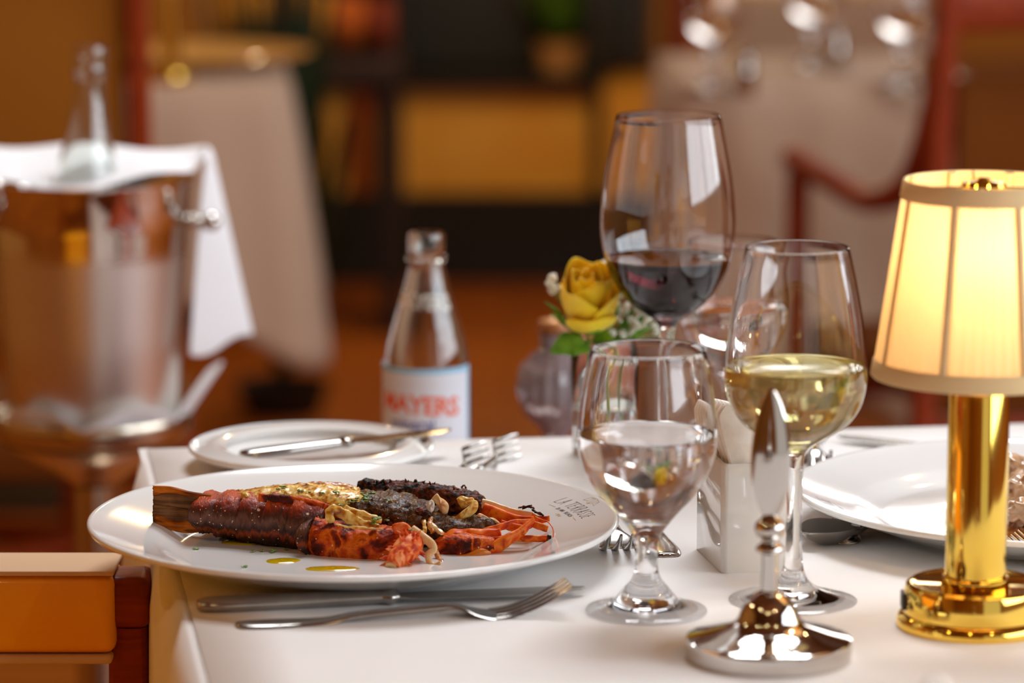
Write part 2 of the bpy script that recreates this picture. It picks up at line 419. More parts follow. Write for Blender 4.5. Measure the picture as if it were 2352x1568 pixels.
# the print reads along the right of the left plate and on the left of the right plate
rim_print(dp, math.radians(19)); rim_print(dp2, math.radians(196))
PB = onz(716, 1072, TZ)
bp = empty('bread_plate', PB, 0, 'small white side plate at the back left holding a knife', 'plate')
obj('dish', lathe(plate_profile(.0835, .0165, .062, .054, .047), 96), PORC, bp, ang=60)

# ================================================================ cutlery (lies along +x, handle end at x=0)
def mk_handle(L0, w, th=.0022, flare=True, z0=.0016):
    bm = NB()
    rows = [(0, 0, z0+.0005, w*.35, th*.4), (.003, 0, z0, w*.8, th), (.02, 0, z0, w, th), (.05, 0, z0+.0002, w*.7, th), (L0*.6, 0, z0+.003, w*.42, th*1.1), (L0, 0, z0+.0055, w*.36, th*1.1)]
    return loft(bm, rows, 16, n=4)
def fork(name, label, L=.195, w=.0095, group=None):
    r = empty(name, (0, 0, 0), 0, label, 'fork', group)
    Lh = L*.62
    obj('handle', mk_handle(Lh, w), STEEL, r)
    bm = NB()
    rows = [(Lh-.002, 0, .0072, .0032, .0022), (Lh+.008, 0, .0068, .0042, .0017), (Lh+.016, 0, .0042, .0100, .0011), (Lh+.024, 0, .002, .0122, .0010), (Lh+.030, 0, .0013, .0124, .0010)]
    obj('fork_head', loft(bm, rows, 16, n=4), STEEL, r)
    t0 = Lh+.028; tl = L-t0
    for k in range(4):
        y = (k-1.5)*.0072
        bm = NB(); rows = []
        for q in range(7):
            t = q/6; z = .0013+.017*t**1.7
            rows.append((t0+tl*t, y*(1-.04*t), z, .0023*(1-.55*t**2), .0011*(1-.3*t)))
        obj('tine', loft(bm, rows, 8, n=2), STEEL, r)
    return r
def knife(name, label, L=.225, w=.0085, th=.0048, group=None):
    r = empty(name, (0, 0, 0), 0, label, 'knife', group)
    Lh = L*.5
    bm = NB()
    obj('handle', loft(bm, [(0, 0, th, w*.4, th*.4), (.003, 0, th, w*.8, th*.8), (.018, 0, th, w, th), (Lh*.6, 0, th*1.0, w*.8, th), (Lh-.006, 0, th*1.1, w*.62, th*.8)], 16, n=4), STEEL, r)
    bm = NB(); loft(bm, [(Lh-.008, 0, th*1.1, w*.5, th*.7), (Lh-.002, 0, th*1.15, w*.95, th*1.05), (Lh+.003, 0, th*1.1, w*.6, th*.7)], 16, n=4)
    obj('bolster', bm, STEEL, r)
    bm = NB(); out = [(Lh, -.004), (Lh+.015, -.0088), (L*.8, -.0095), (L*.93, -.0075), (L-.003, -.001), (L, .003), (L-.01, .0058), (Lh+.02, .0058), (Lh, .004)]
    z = th*1.1
    A = [bm.verts.new((x, y, z-.0005+(.0006 if y < -.005 else 0))) for x, y in out]; B = [bm.verts.new((x, y, z+.001-(.0007 if y < -.005 else 0))) for x, y in out]
    bm.faces.new(A); bm.faces.new(list(reversed(B)))
    for i in range(len(A)): bm.faces.new((A[i], B[i], B[(i+1) % len(A)], A[(i+1) % len(A)]))
    obj('blade', bm, STEEL, r, smooth=False)
    return r
def spoon(name, label, L=.19, w=.0095, group=None):
    r = empty(name, (0, 0, 0), 0, label, 'spoon', group)
    Lh = L-.058
    obj('handle', mk_handle(Lh+.003, w), STEEL, r)
    bm = NB(); NU, NV = 20, 14; g = []
    for top in (0, 1):
        gg = []
        for i in range(NU+1):
            row = []
            u = i/NU; x = Lh+u*.058
            hw = .0195*math.sin(PI*min(1, u**.8))**.62 if 0 < u < 1 else .0028
            for j in range(NV+1):
                v = j/NV*2-1
                dep = .011*(1-v*v)*math.sin(PI*u)**.8
                row.append(bm.verts.new((x, hw*v, .0125-dep-(.0011 if top == 0 else 0)-.004*(1-u)*(1-math.sin(PI*u)))))
            gg.append(row)
        g.append(gg)
    for gg in g:
        for i in range(NU):
            for j in range(NV): bm.faces.new((gg[i][j], gg[i+1][j], gg[i+1][j+1], gg[i][j+1]))
    for i in range(NU):
        for j in (0, NV): bm.faces.new((g[0][i][j], g[0][i+1][j], g[1][i+1][j], g[1][i][j]))
    for j in range(NV):
        for i in (0, NU): bm.faces.new((g[0][i][j], g[0][i][j+1], g[1][i][j+1], g[1][i][j]))
    obj('bowl', bm, STEEL, r)
    return r
def lay(o, a, b, z=None, tilt=0, roll=0):
    """put the handle end at a and aim at b"""
    d = b-a; o.location = Vector((a.x, a.y, z if z is not None else a.z)); o.rotation_euler = (roll, -tilt, math.atan2(d.y, d.x))
kn = knife('table_knife', 'long steel table knife lying in front of the lobster plate, behind the fork', .225)
lay(kn, onz(452, 1408, TZ), onz(1360, 1372, TZ), TZ)
fk = fork('dinner_fork', 'steel fork lying in front of the lobster plate with upturned tines, nearest the camera', .19)
lay(fk, onz(541, 1444, TZ), onz(1306, 1408, TZ), TZ)
kb = knife('butter_knife', 'steel knife resting across the small side plate', .155, .0078, .0036)
lay(kb, onz(552, 1046, TZ+.0135), onz(1072, 1002, TZ+.0135), TZ+.0105, tilt=math.radians(1.6))
f2 = fork('dinner_fork', 'fork beside the side plate pointing away, left of the two behind the lobster plate', .16, .007, 'forks behind the lobster plate')
a, b = onz(985, 1140, TZ+.006), onz(1080, 1052, TZ+.006); f2.scale = (.72,)*3; lay(f2, b-(b-a).normalized()*.1152, b, TZ+.0085, roll=math.radians(80))
f3 = fork('dinner_fork', 'fork pointing away, the right and further of the two behind the lobster plate', .16, .007, 'forks behind the lobster plate')
a, b = onz(1035, 1140, TZ+.006), onz(1150, 1035, TZ+.006); f3.scale = (.72,)*3; lay(f3, b-(b-a).normalized()*.1152, b, TZ+.0085, roll=math.radians(80))
f4 = fork('dinner_fork', 'fork poking out from under the lobster plate towards the goblet, tines up', .18, .008)
a, b = onz(1352, 1110, TZ), onz(1440, 1296, TZ); lay(f4, b-(b-a).normalized()*.18, b)
s4 = spoon('dessert_spoon', 'spoon behind the goblet stem with its wide handle end towards us', .17, .0105)
lay(s4, onz(1532, 1284, TZ), onz(1440, 1120, TZ))
s5 = spoon('dessert_spoon', 'spoon half under the right plate, rounded bowl beside the wine glass stem', .17)
a, b = onz(1990, 1225, TZ), onz(1850, 1268, TZ); lay(s5, b-(b-a).normalized()*.17, b)
f5 = fork('dinner_fork', 'fork under the right plate with its wide handle end showing beside the spoon', .19, .0105)
lay(f5, onz(1942, 1254, TZ), onz(1900, 1100, TZ)); 
f6 = fork('dinner_fork', 'fork behind the right plate with its tines standing up beside the wine glass', .17, .008)
a, b = onz(1878, 1000, TZ), onz(1872, 1096, TZ); lay(f6, b-(b-a).normalized()*.17, b)
k6 = knife('table_knife', 'knife behind the right plate, only its pointed blade showing', .2)
a, b = onz(2150, 1046, TZ), onz(1928, 1018, TZ); lay(k6, b-(b-a).normalized()*.2, b)
f7 = fork('dinner_fork', 'fork in front of the right plate, only a tine tip showing at the picture edge', .17)
a, b = onz(2700, 1330, TZ), onz(2325, 1292, TZ); lay(f7, b-(b-a).normalized()*.17, b)
# ================================================================ glassware
def dense(prof, n=5): return [tuple(p) for p in cat_rom(prof, n)]
def glass_mesh(outer, inner, seg=96, n=5):
    """outer runs from the foot centre up to the rim, inner from the rim down to the bowl centre"""
    o = dense(outer, n); i = dense(inner, n)
    R0 = outer[0][0]
    return lathe([(0, .0042), (R0*.35, .0037), (R0*.80, .0014), (R0*.95, 0)]+[(max(r, 0), z) for r, z in o]+[(max(r, 0), z) for r, z in i[:-1]]+[(0, inner[-1][1])], seg)
def inner_of(outer, th, zb, zmin):
    """inner wall that follows the bowl, ends at depth zb"""
    r = [(a-th, b) for a, b in reversed(outer) if b > zmin]
    return [(outer[-1][0]-th*.4, outer[-1][1]+.0002)]+r[1:]+[(r[-1][0]*.55, zb+.002), (.0001, zb)]
def liquid_mesh(inner, level, seg=80):
    P = [p for p in dense(inner, 6) if p[1] < level]
    P.sort(key=lambda p: -p[1])
    r0 = P[0][0]
    prof = [(0, level), (r0*.94, level), (r0*.985, level+.0002), (r0-.0001, level+.0008)]+[(max(0, r+.00012 if r > .0006 else 0), z) for r, z in P]
    prof[-1] = (0, prof[-1][1]-.0001)
    return lathe(prof, seg)
OG = [(.0343, 0), (.0346, .0012), (.0338, .0030), (.027, .0048), (.0195, .0068), (.0168, .0098), (.0128, .0150), (.0088, .0195), (.0068, .0250), (.0062, .033), (.0070, .042), (.0105, .0495), (.0175, .0585), (.0265, .0685), (.0340, .080), (.0385, .092), (.0396, .103), (.0387, .116), (.0366, .131), (.0338, .146), (.0324, .1525)]
IG = inner_of(OG, .0013, .0545, .062)
def goblet(loc, label):
    r = empty('water_goblet', loc, 0, label, 'glass', 'stemmed water goblets')
    obj('glass_body', glass_mesh(OG, IG), GLASS, r, ang=70)
    obj('water', liquid_mesh(IG, .1035), WATER, r, ang=70)
    return r
g1 = goblet((.0762, 2.0318, TZ), 'stemmed water goblet nearest the lobster plate, in front of the flower vase')
g2 = copy_tree(g1); g2.location = (.1535, 2.520, TZ); g2.scale = (.95,)*3; g2['label'] = 'second water goblet further back, between the red and white wine glasses'
OW = [(.0365, 0), (.0368, .0008), (.036, .0020), (.026, .0048), (.014, .0088), (.0075, .015), (.0052, .026), (.0045, .045), (.0047, .070), (.0055, .084), (.0085, .0905), (.0185, .0965), (.0295, .104), (.0370, .1145), (.0403, .126), (.0407, .134), (.0400, .145), (.0380, .163), (.0345, .183), (.0310, .199), (.0293, .2061)]
IW = inner_of(OW, .0009, .0935, .100)
WWINE = pm('white_wine', (1, .91, .42, 1), 0, trans=.84, ior=1.34)
RWINE = pm('red_wine', (.022, .001, .003, 1), 0, trans=1, ior=1.34)
r = empty('wine_glass', (.1615, 2.059, TZ), 0, 'wide wine glass half full of pale sparkling wine', 'glass', 'stemmed wine glasses')
obj('glass_body', glass_mesh(OW, IW), GLASS, r, ang=70); obj('white_wine', liquid_mesh(IW, .1373), WWINE, r, ang=70)
rnd = random.Random(5)
bm = NB()
for k in range(70):
    a = rnd.uniform(0, 2*PI); q = .0385*math.sqrt(rnd.uniform(.6, 1)); z = rnd.choice([.1365, .136, rnd.uniform(.12, .136)])
    rr = rnd.uniform(.00025, .0006)
    q = min(q, .0375)
    M_ = Matrix.Translation((q*math.cos(a), q*math.sin(a), z-.0008)); bmesh.ops.create_icosphere(bm, subdivisions=1, radius=rr, matrix=M_)
tag(obj('bubbles', bm, GLASS, r), kind='stuff')
OR_ = [(.038, 0), (.0383, .0008), (.0375, .0020), (.026, .0048), (.013, .0085), (.0065, .014), (.0046, .025), (.0042, .050), (.0044, .075), (.0052, .092), (.0085, .100), (.0185, .107), (.0300, .117), (.0385, .131), (.0435, .147), (.0454, .163), (.0448, .180), (.0425, .200), (.0388, .220), (.0360, .2345), (.0350, .2392)]
IR = inner_of(OR_, .0009, .1035, .110)
r = empty('wine_glass', (.1048, 2.4494, TZ), 0, 'tall wine glass with a little red wine, the tallest glass on the table', 'glass', 'stemmed wine glasses')
obj('glass_body', glass_mesh(OR_, IR), GLASS, r, ang=70); obj('red_wine', liquid_mesh(IR, .1425), RWINE, r, ang=70)

# ================================================================ flower vase
VL = Vector((.0628, 2.487, TZ))
vs = empty('flower_vase', VL, 0, 'clear straight glass tumbler vase holding a yellow rose', 'vase')
obj('glass_body', lathe([(0, 0), (.019, 0), (.0205, .001), (.0212, .003), (.0218, .03), (.0230, .0815), (.0226, .0826), (.0219, .0815), (.0204, .03), (.0198, .0075), (.018, .0062), (0, .0060)], 64), GREENGLASS, vs, ang=50)
obj('water', lathe([(0, .0335), (.0195, .0335), (.0205, .0338), (.0205, .031), (.0199, .0074), (.018, .0061), (0, .0059)], 64), WATER, vs, ang=50)
YEL = pm('yellow_petal', srgb(250, 200, 8), .55, sss=.15, sheen=.2)
noisy(YEL, [(.3, srgb(255, 204, 0)), (.7, srgb(255, 226, 24))], 60, 3, bump=.1, bdist=.0004)
LEAF = pm('green_leaf', srgb(90, 140, 30), .5); noisy(LEAF, [(.3, srgb(70, 120, 20)), (.7, srgb(120, 165, 45))], 80, 3)
STEM = pm('pale_green_stem', srgb(150, 160, 60), .5)
RC = Vector((.0520, 2.476, TZ+.1085))
rose = empty('yellow_rose', (RC.x, RC.y, RC.z-.022), 0, 'yellow rose in half bloom standing in the small glass vase', 'flower')
TILT = Matrix.Translation((0, .008, .004)) @ Matrix.Rotation(math.radians(30), 4, 'X')
def petal(ang, w, h, r0, lean, curl, z0, fold=0):
    """cupped petal wrapped round the axis at radius r0"""
    bm = NB(); NU, NV = 12, 12; g = []
    for i in range(NU+1):
        u = i/NU; row = []
        for j in range(NV+1):
            v = j/NV*2-1
            wid = w*math.sin(PI*(.14+.72*u))**.45
            a = ang+v*wid
            top = h*(1-.16*v*v)
            rr = r0*(.30+.72*math.sin(u**.8*PI*.62))*(1-.10*u**4)+lean*u**2+curl*max(0, u-.78)**1.4*5
            z = z0+top*u-curl*max(0, u-.8)**1.5*9+.0012*math.sin(a*5+r0*900)*u
            row.append(bm.verts.new((rr*math.cos(a), rr*math.sin(a), z)))
        g.append(row)
    for i in range(NU):
        for j in range(NV): bm.faces.new((g[i][j], g[i+1][j], g[i+1][j+1], g[i][j+1]))
    bmesh.ops.transform(bm, matrix=TILT, verts=bm.verts)
    o = obj('petal', bm, YEL, rose, ang=80); m = o.modifiers.new('t', 'SOLIDIFY'); m.thickness = .0006; return o
for k, (an, w, h, r0, lean, curl) in enumerate([
    (0.2, 3.0, .0455, .0040, 0, 0), (2.4, 2.6, .0465, .0062, 0, 0), (4.5, 2.3, .0470, .0084, 0, .0), (1.0, 2.0, .0480, .0106, 0, .0005), (3.1, 1.8, .0485, .0126, 0, .0007),
    (5.2, 1.7, .0480, .0146, .0002, .001), (0.5, 1.5, .0490, .0162, .0004, .0014), (2.3, 1.45, .0500, .0172, .0005, .0014),
    (3.9, 1.35, .0440, .0190, .0010, .004), (4.85, .95, .0300, .0212, .0020, .007), (6.0, 1.2, .0420, .0204, .0010, .005), (1.6, 1.2, .0420, .0205, .001, .005)]):
    petal(an, w, h, r0, lean, curl, 0)
bm = NB()
lathe([(0, -.006), (.003, -.005), (.0062, .0), (.0088, .006), (.006, .009), (0, .009)], 24, bm); bmesh.ops.transform(bm, matrix=TILT, verts=bm.verts); obj('rose_hip', bm, LEAF, rose)
for k in range(5):
    a = k*1.257-1.35; bm = NB()
    c, s = math.cos(a), math.sin(a)
    rows = [(c*.005, s*.005, -.001, .004, .0006), (c*.0125, s*.0125, .003, .0052, .0006), (c*.0178, s*.0178, .0095, .004, .0006), (c*.0205, s*.0205, .019, .0006, .0004)]
    loft(bm, rows, 10, n=4, up=(c, s, .4)); bmesh.ops.transform(bm, matrix=TILT, verts=bm.verts); obj('sepal', bm, LEAF, rose)
bm = NB(); tube(bm, [(0, 0, -.002), (.002, .002, -.03), (.006, .006, -.06), (.005, .003, -.0815)], [.0016, .0016, .0018, .0018], 8, 4); obj('stem', bm, STEM, rose)
def leaf_part(parent, base, tip, w, name='leaf'):
    base, tip = Vector(base), Vector(tip); bm = NB(); mid = base.lerp(tip, .5)+Vector((0, 0, .004))
    d = (tip-base); rows = []
    for q in range(9):
        t = q/8; p = base*(1-t)**2+mid*2*t*(1-t)+tip*t*t; ww = w*math.sin(PI*t**.85)**.8 if 0 < t < 1 else .0004
        rows.append((*p, max(ww*(1+.12*math.sin(t*40)), .0003), .0004))
    loft(bm, rows, 10, up=(0, -.8, .6)); return obj(name, bm, LEAF, parent)
for b, t, w in [((-.002, -.006, -.004), (-.026, -.014, -.011), .009), ((.002, -.006, -.004), (.018, -.014, -.004), .007), ((-.004, 0, -.002), (-.026, -.004, .014), .0028), ((0, -.004, -.006), (-.010, -.016, -.012), .007), ((-.012, 0, .004), (-.030, .002, .022), .0018)]:
    leaf_part(rose, b, t, w)
# baby's breath
WF = pm('white_floret', srgb(236, 232, 218), .7, sss=.2)
gy = empty('babys_breath', (VL.x, VL.y, TZ+.075), 0, 'sprig of tiny white filler flowers behind the yellow rose', 'flower')
bm = NB()
rnd = random.Random(11)
for k in range(7):
    a = k*.9; rr = .0019
    blob(bm, (rr*math.cos(a)*(k > 0), rr*math.sin(a)*(k > 0), .001 if k else .002), .0015, .0015, .0013, .1, sub=1, seed=k)
floret = obj('floret', bm, WF, gy)
sb = NB(); first = True
heads = []
for px, py in [(1262, 655), (1270, 640), (1275, 665), (1395, 625), (1410, 612), (1402, 650), (1425, 665), (1430, 680), (1448, 668), (1415, 700), (1440, 705), (1455, 690), (1462, 715), (1410, 730), (1425, 745), (1450, 740), (1470, 735), (1480, 755), (1492, 740), (1505, 755), (1500, 728), (1488, 715), (1475, 700), (1405, 765), (1430, 768), (1455, 765), (1465, 750), (1510, 738), (1440, 722), (1418, 715), (1396, 745), (1390, 770), (1385, 640), (1400, 640), (1436, 650), (1468, 690), (1515, 765), (1523, 750), (1388, 612), (1420, 640), (1412, 680), (1478, 722)]:
    heads.append(at(px, py, 2.487+rnd.uniform(-.012, .022)))
for k, h in enumerate(heads):
    loc = h-gy.location
    f = floret if k == 0 else floret.copy()
    if k: C.objects.link(f); f.parent = gy
    f.location = loc; f.scale = (rnd.uniform(1.0, 1.5),)*3; f.rotation_euler = (rnd.uniform(-.8, .8), rnd.uniform(-.8, .8), 0)
    j = Vector((loc.x*.55+.001, loc.y*.55, loc.z*.5)); tube(sb, [loc+Vector((0, 0, -.001)), (loc+j)/2+Vector((0, 0, -.003)), j, Vector((.004+loc.x*.1, loc.y*.3, -.001)), Vector((.006, .002, -.06))], [.0003, .0003, .0004, .0004, .0004], 5, 2)
obj('stems', sb, LEAF, gy)
for b, t, w in [((.012, .0, .006), (.022, -.006, .030), .0022), ((.016, .0, .004), (.034, 0, .014), .002), ((.010, 0, .004), (.016, -.004, .022), .0025), ((.02, 0, .006), (.03, -.002, .028), .0018)]: leaf_part(gy, b, t, w)

# ================================================================ napkin pot
NR = math.radians(10)
CER = pm('white_ceramic', (.80, .78, .74, 1), .1, coat=.7)
nb = empty('napkin_holder', (.1412, 2.163, TZ), NR, 'square white glazed ceramic pot holding paper napkins', 'napkin holder')
bm = NB()
w, d, h, th = .0235, .035, .067, .0035
box(bm, -w, w, -d, d, 0, h, .003)
bm2 = NB()
def rr_loop(bm, w, d, z, r=.004, n=4):
    vs = []
    for cx_, cy_, a0 in ((w-r, d-r, 0), (-w+r, d-r, PI/2), (-w+r, -d+r, PI), (w-r, -d+r, 1.5*PI)):
        for k in range(n+1): a = a0+k*PI/2/n; vs.append(bm.verts.new((cx_+r*math.cos(a), cy_+r*math.sin(a), z)))
    return vs
bm.free()
L_ = [rr_loop(bm2, w-.001, d-.001, 0), rr_loop(bm2, w, d, .0015), rr_loop(bm2, w, d, h-.001), rr_loop(bm2, w-.0007, d-.0007, h), rr_loop(bm2, w-th+.0007, d-th+.0007, h), rr_loop(bm2, w-th, d-th, h-.001), rr_loop(bm2, w-th, d-th, .004)]
for A, B in zip(L_, L_[1:]):
    for i in range(len(A)): bm2.faces.new((A[i], A[(i+1) % len(A)], B[(i+1) % len(A)], B[i]))
bm2.faces.new(L_[0]); bm2.faces.new(L_[-1])
obj('pot', bm2, CER, nb, ang=50)
PAPER = pm('white_paper', srgb(240, 228, 214), .95); noisy(PAPER, [(.3, srgb(236, 226, 214)), (.7, srgb(244, 236, 226))], 200, 4, bump=.3, bscale=900, bdist=.0002)
def napkin(k):
    of = -.026+k*.0102
    r = empty('paper_napkin', (.1412-math.sin(NR)*of, 2.163+math.cos(NR)*of, TZ+.005), NR, 'folded white paper napkin standing in the square pot', 'napkin', 'paper napkins in the square pot')
    bm = NB(); s = k*.0012
    rnd = random.Random(k)
    # outline in x/z with the peak to the left; thick padded fold
    out = [(-.0175, .0), (-.0178, .062), (-.0230, .080-s), (-.0245, .091-s), (-.0200, .0975-s), (-.012, .096-s), (-.003, .087-s), (.007, .077), (.0150, .072), (.0180, .064), (.018, 0)]
    rows = []
    n_ = len(out); A = []
    for yy, sc in ((-.0042, .95), (-.0036, .99), (0, 1.0), (.0036, .99), (.0042, .95)):
        A.append([bm.verts.new((x*sc, yy+.0012*math.sin(z*70+k)+(.08*(z-.06) if z > .06 else 0), z if z < .01 else z-(1-sc)*.03)) for x, z in out])
    for P, Q in zip(A, A[1:]):
        for i in range(n_): bm.faces.new((P[i], P[(i+1) % n_], Q[(i+1) % n_], Q[i]))
    bm.faces.new(A[0]); bm.faces.new(A[-1])
    bmesh.ops.bevel(bm, geom=bm.edges[:], offset=.0008, segments=2, affect='EDGES')
    obj('folded_sheet', bm, PAPER, r, ang=60)
    return r
for k in range(5): napkin(k)
for k, o in enumerate([x for x in C.objects if x.name.startswith('paper_napkin')]):
    o['label'] = ['folded paper napkin at the very front of the square pot', 'paper napkin second from the front in the square pot', 'paper napkin in the middle of the square pot', 'paper napkin second from the back of the square pot', 'folded paper napkin at the back of the square pot'][k]

# ================================================================ card stands
st = empty('card_stand', (.1385, 1.928, TZ), 0, 'chrome table card stand with a leaf shaped clip and domed round base', 'card stand', 'chrome card stands')
obj('base', lathe([(0, 0), (.0435, 0), (.0447, .0008), (.0450, .010), (.0446, .0118), (.0425, .0126), (.034, .0145), (.0245, .0178), (.0185, .0205), (.0168, .0235), (.0150, .028), (.0120, .0328), (.0080, .0365), (.0050, .0385), (0, .0386)], 96), CHROME, st, ang=50)
obj('stem', lathe([(0, .0375), (.0046, .0375), (.0042, .052), (.0044, .0585), (.0074, .0600), (.0078, .0612), (.0068, .0630), (.0042, .0650), (.0048, .0665), (.0076, .069), (.0086, .0722), (.0078, .0755), (.005, .078), (.0036, .080), (0, .0805)], 48), CHROME, st, ang=50)
for s in (-1, 1):
    bm = NB(); loft(bm, [(0, s*.0008, .0765, .0012, .0008), (0, s*.0016, .082, .0052, .0012), (0, s*.0022, .093, .0092, .0014), (0, s*.0024, .108, .0106, .0014), (0, s*.0022, .124, .0094, .0013), (0, s*.0016, .138, .0062, .0011), (0, s*.0009, .1465, .0026, .0008), (0, s*.0006, .149, .0004, .0004)], 20, up=(0, -1, 0), n=5)
    obj('leaf_clip', bm, CHROME, st)
dup(st, (.1570, 1.322, TZ), .3, 'second card stand right in front of the lens, only its blurred tip showing')

# ================================================================ brass lamp
LP = Vector((.2585, 1.9993, TZ))
lamp = empty('table_lamp', LP, 0, 'lit polished brass table lamp with a pleated cream shade', 'lamp')
obj('base', lathe([(0, 0), (.0425, 0), (.0436, .001), (.0438, .0045), (.0432, .0065), (.0415, .0085), (.0398, .0092), (.0396, .0215), (.0385, .0248), (.0362, .0262), (.034, .0260), (.0325, .0250), (.0, .0248)], 96), GOLD, lamp, ang=35)
obj('foot_pad', lathe([(0, -.0001), (.0418, -.0001), (.0422, .0004), (0, .0004)], 64), pm('black_rubber', (.01, .01, .01, 1), .7), lamp)
obj('collar', lathe([(0, .0247), (.0188, .0247), (.0192, .0265), (.0188, .0290), (.0178, .0298), (0, .0298)], 64), GOLD, lamp, ang=35)
obj('pole', lathe([(0, .0296), (.0172, .0296), (.0168, .145), (.0150, .149), (0, .150)], 64), GOLD, lamp, ang=35)
bm = NB(); box(bm, -.0412, -.0388, -.006, .006, .011, .0205, .0008); obj('switch', bm, pm('dark_switch', (.03, .025, .02, 1), .4), lamp)
FAB = bpy.data.materials.new('pleated_shade_fabric'); FAB.use_nodes = True
nt = FAB.node_tree; nt.nodes.remove(nt.nodes['Principled BSDF']); on = nt.nodes['Material Output']
df = nt.nodes.new('ShaderNodeBsdfDiffuse'); tr = nt.nodes.new('ShaderNodeBsdfTranslucent'); mx = nt.nodes.new('ShaderNodeMixShader')
df.inputs[0].default_value = (.82, .62, .34, 1); tr.inputs[0].default_value = (.97, .78, .46, 1); mx.inputs[0].default_value = .5
nt.links.new(df.outputs[0], mx.inputs[1]); nt.links.new(tr.outputs[0], mx.inputs[2]); nt.links.new(mx.outputs[0], on.inputs[0])
BAND = FAB.copy(); BAND.name = 'shade_binding_fabric'; BAND.node_tree.nodes['Mix Shader'].inputs[0].default_value = .10
pl = lambda a, z, k: 1+.010*math.sin(a*64)+.004*math.sin(a*7+1)
rs = lambda z: .0590+(.0432-.0590)*(z-.1425)/(.2505-.1425)
bm = lathe([(rs(.1435+.107*k/12), .1435+.107*k/12) for k in range(13)], 384, fn=pl)
o = obj('lamp_shade', bm, FAB, lamp, ang=80)
for nm, z0, z1 in (('shade_binding', .1425, .1525), ('shade_binding', .2415, .2520)):
    bm = lathe([(rs(z0)+.0006, z0), (rs(z0)+.0014, z0+.001), (rs(z1)+.0014, z1-.001), (rs(z1)+.0006, z1), (rs(z1)-.0006, z1-.0004), (rs(z0)-.0006, z0+.0004), (rs(z0)+.0006, z0)], 96)
    obj(nm, bm, BAND, lamp, ang=60)
for k in range(8):
    a = -2.045+k*PI/4; c, s = math.cos(a), math.sin(a); bm = NB()
    tube(bm, [(c*(rs(.144)-.0012), s*(rs(.144)-.0012), .144), (c*(rs(.251)-.0012), s*(rs(.251)-.0012), .251)], .0024, 8); obj('shade_rib', bm, BAND, lamp)
bm = NB(); tube(bm, [(0, 0, .150), (0, 0, .249)], .0022, 8); tube(bm, [(-.0425, 0, .2475), (.0425, 0, .2475)], .0009, 6); tube(bm, [(0, -.0425, .2475), (0, .0425, .2475)], .0009, 6); obj('shade_carrier', bm, GOLD, lamp)
obj('finial', lathe([(0, .247), (.0115, .247), (.0125, .2485), (.0115, .2505), (.004, .2512), (.003, .2530), (0, .2535)], 32), GOLD, lamp)
bulb('table_lamp_bulb', (LP.x+.004, LP.y-.006, LP.z+.215), .33, .009, (1, .70, .40))
# ================================================================ the lobster
def DZ(px, py, z): return onz(px, py, z)
SHELL = pm('mottled_lobster_shell', srgb(120, 50, 20), .45, coat=.08, spec=.25)
c_ = coords(SHELL, (2.4, 1, .55))
nA = N(SHELL, 'ShaderNodeTexNoise', Scale=95, Detail=10, Roughness=.68, Distortion=.8); LK(SHELL, c_, nA.inputs[0])
sx = N(SHELL, 'ShaderNodeSeparateXYZ'); LK(SHELL, coords(SHELL), sx.inputs[0])
mr = N(SHELL, 'ShaderNodeMapRange'); mr.inputs['From Min'].default_value = -.012; mr.inputs['From Max'].default_value = .020; LK(SHELL, sx.outputs['Z'], mr.inputs[0])
ad = N(SHELL, 'ShaderNodeMath', operation='MULTIPLY_ADD'); LK(SHELL, nA.outputs['Fac'], ad.inputs[0]); ad.inputs[1].default_value = .55; LK(SHELL, mr.outputs[0], ad.inputs[2])
mult = N(SHELL, 'ShaderNodeMath', operation='SUBTRACT'); LK(SHELL, ad.outputs[0], mult.inputs[0]); mult.inputs[1].default_value = .27
colS = ramp(SHELL, mult.outputs[0], [(.0, srgb(22, 8, 4)), (.14, srgb(60, 20, 6)), (.24, srgb(140, 54, 10)), (.33, srgb(44, 18, 10)), (.5, srgb(112, 70, 54)), (.62, srgb(70, 34, 22)), (.74, srgb(120, 32, 2)), (.88, srgb(190, 72, 6)), (1, srgb(130, 48, 6))])
s1 = spots(SHELL, colS, srgb(214, 186, 150), 420, .14, 1, .62)
s2 = spots(SHELL, s1, srgb(226, 206, 170), 130, .10, 1, .72)
nb_ = N(SHELL, 'ShaderNodeTexNoise', Scale=500, Detail=6); LK(SHELL, c_, nb_.inputs[0])
bb = N(SHELL, 'ShaderNodeBump', Strength=.8, Distance=.0009); LK(SHELL, nb_.outputs['Fac'], bb.inputs['Height']); LK(SHELL, bb.outputs[0], bsdf(SHELL).inputs['Normal'])
ORANGE = pm('orange_lobster_shell', srgb(190, 70, 14), .5, coat=.06, spec=.2)
oc = noisy(ORANGE, [(.30, srgb(30, 6, 2)), (.42, srgb(96, 22, 2)), (.48, srgb(190, 62, 2)), (.56, srgb(226, 108, 12)), (.63, srgb(140, 36, 2)), (.75, srgb(50, 10, 2))], 75, 14, dist=.6, bump=.9, bscale=500, bdist=.0011)
spots(ORANGE, oc, srgb(240, 190, 130), 300, .12, 1, .72)
CHAR = pm('charred_shell', srgb(40, 18, 10), .55, coat=.04, spec=.25)
noisy(CHAR, [(.34, srgb(8, 5, 3)), (.45, srgb(36, 14, 5)), (.52, srgb(120, 50, 8)), (.58, srgb(70, 24, 6)), (.7, srgb(12, 7, 4))], 130, 12, dist=.8, bump=.9, bscale=500, bdist=.001)
DARKM = pm('dark_roasted_filling', srgb(60, 36, 18), .38, coat=.08, spec=.25)
noisy(DARKM, [(.32, srgb(10, 6, 2)), (.42, srgb(60, 32, 10)), (.5, srgb(104, 62, 22)), (.57, srgb(44, 24, 8)), (.68, srgb(150, 104, 46))], 220, 12, dist=1.0, bump=.9, bscale=420, bdist=.0012)
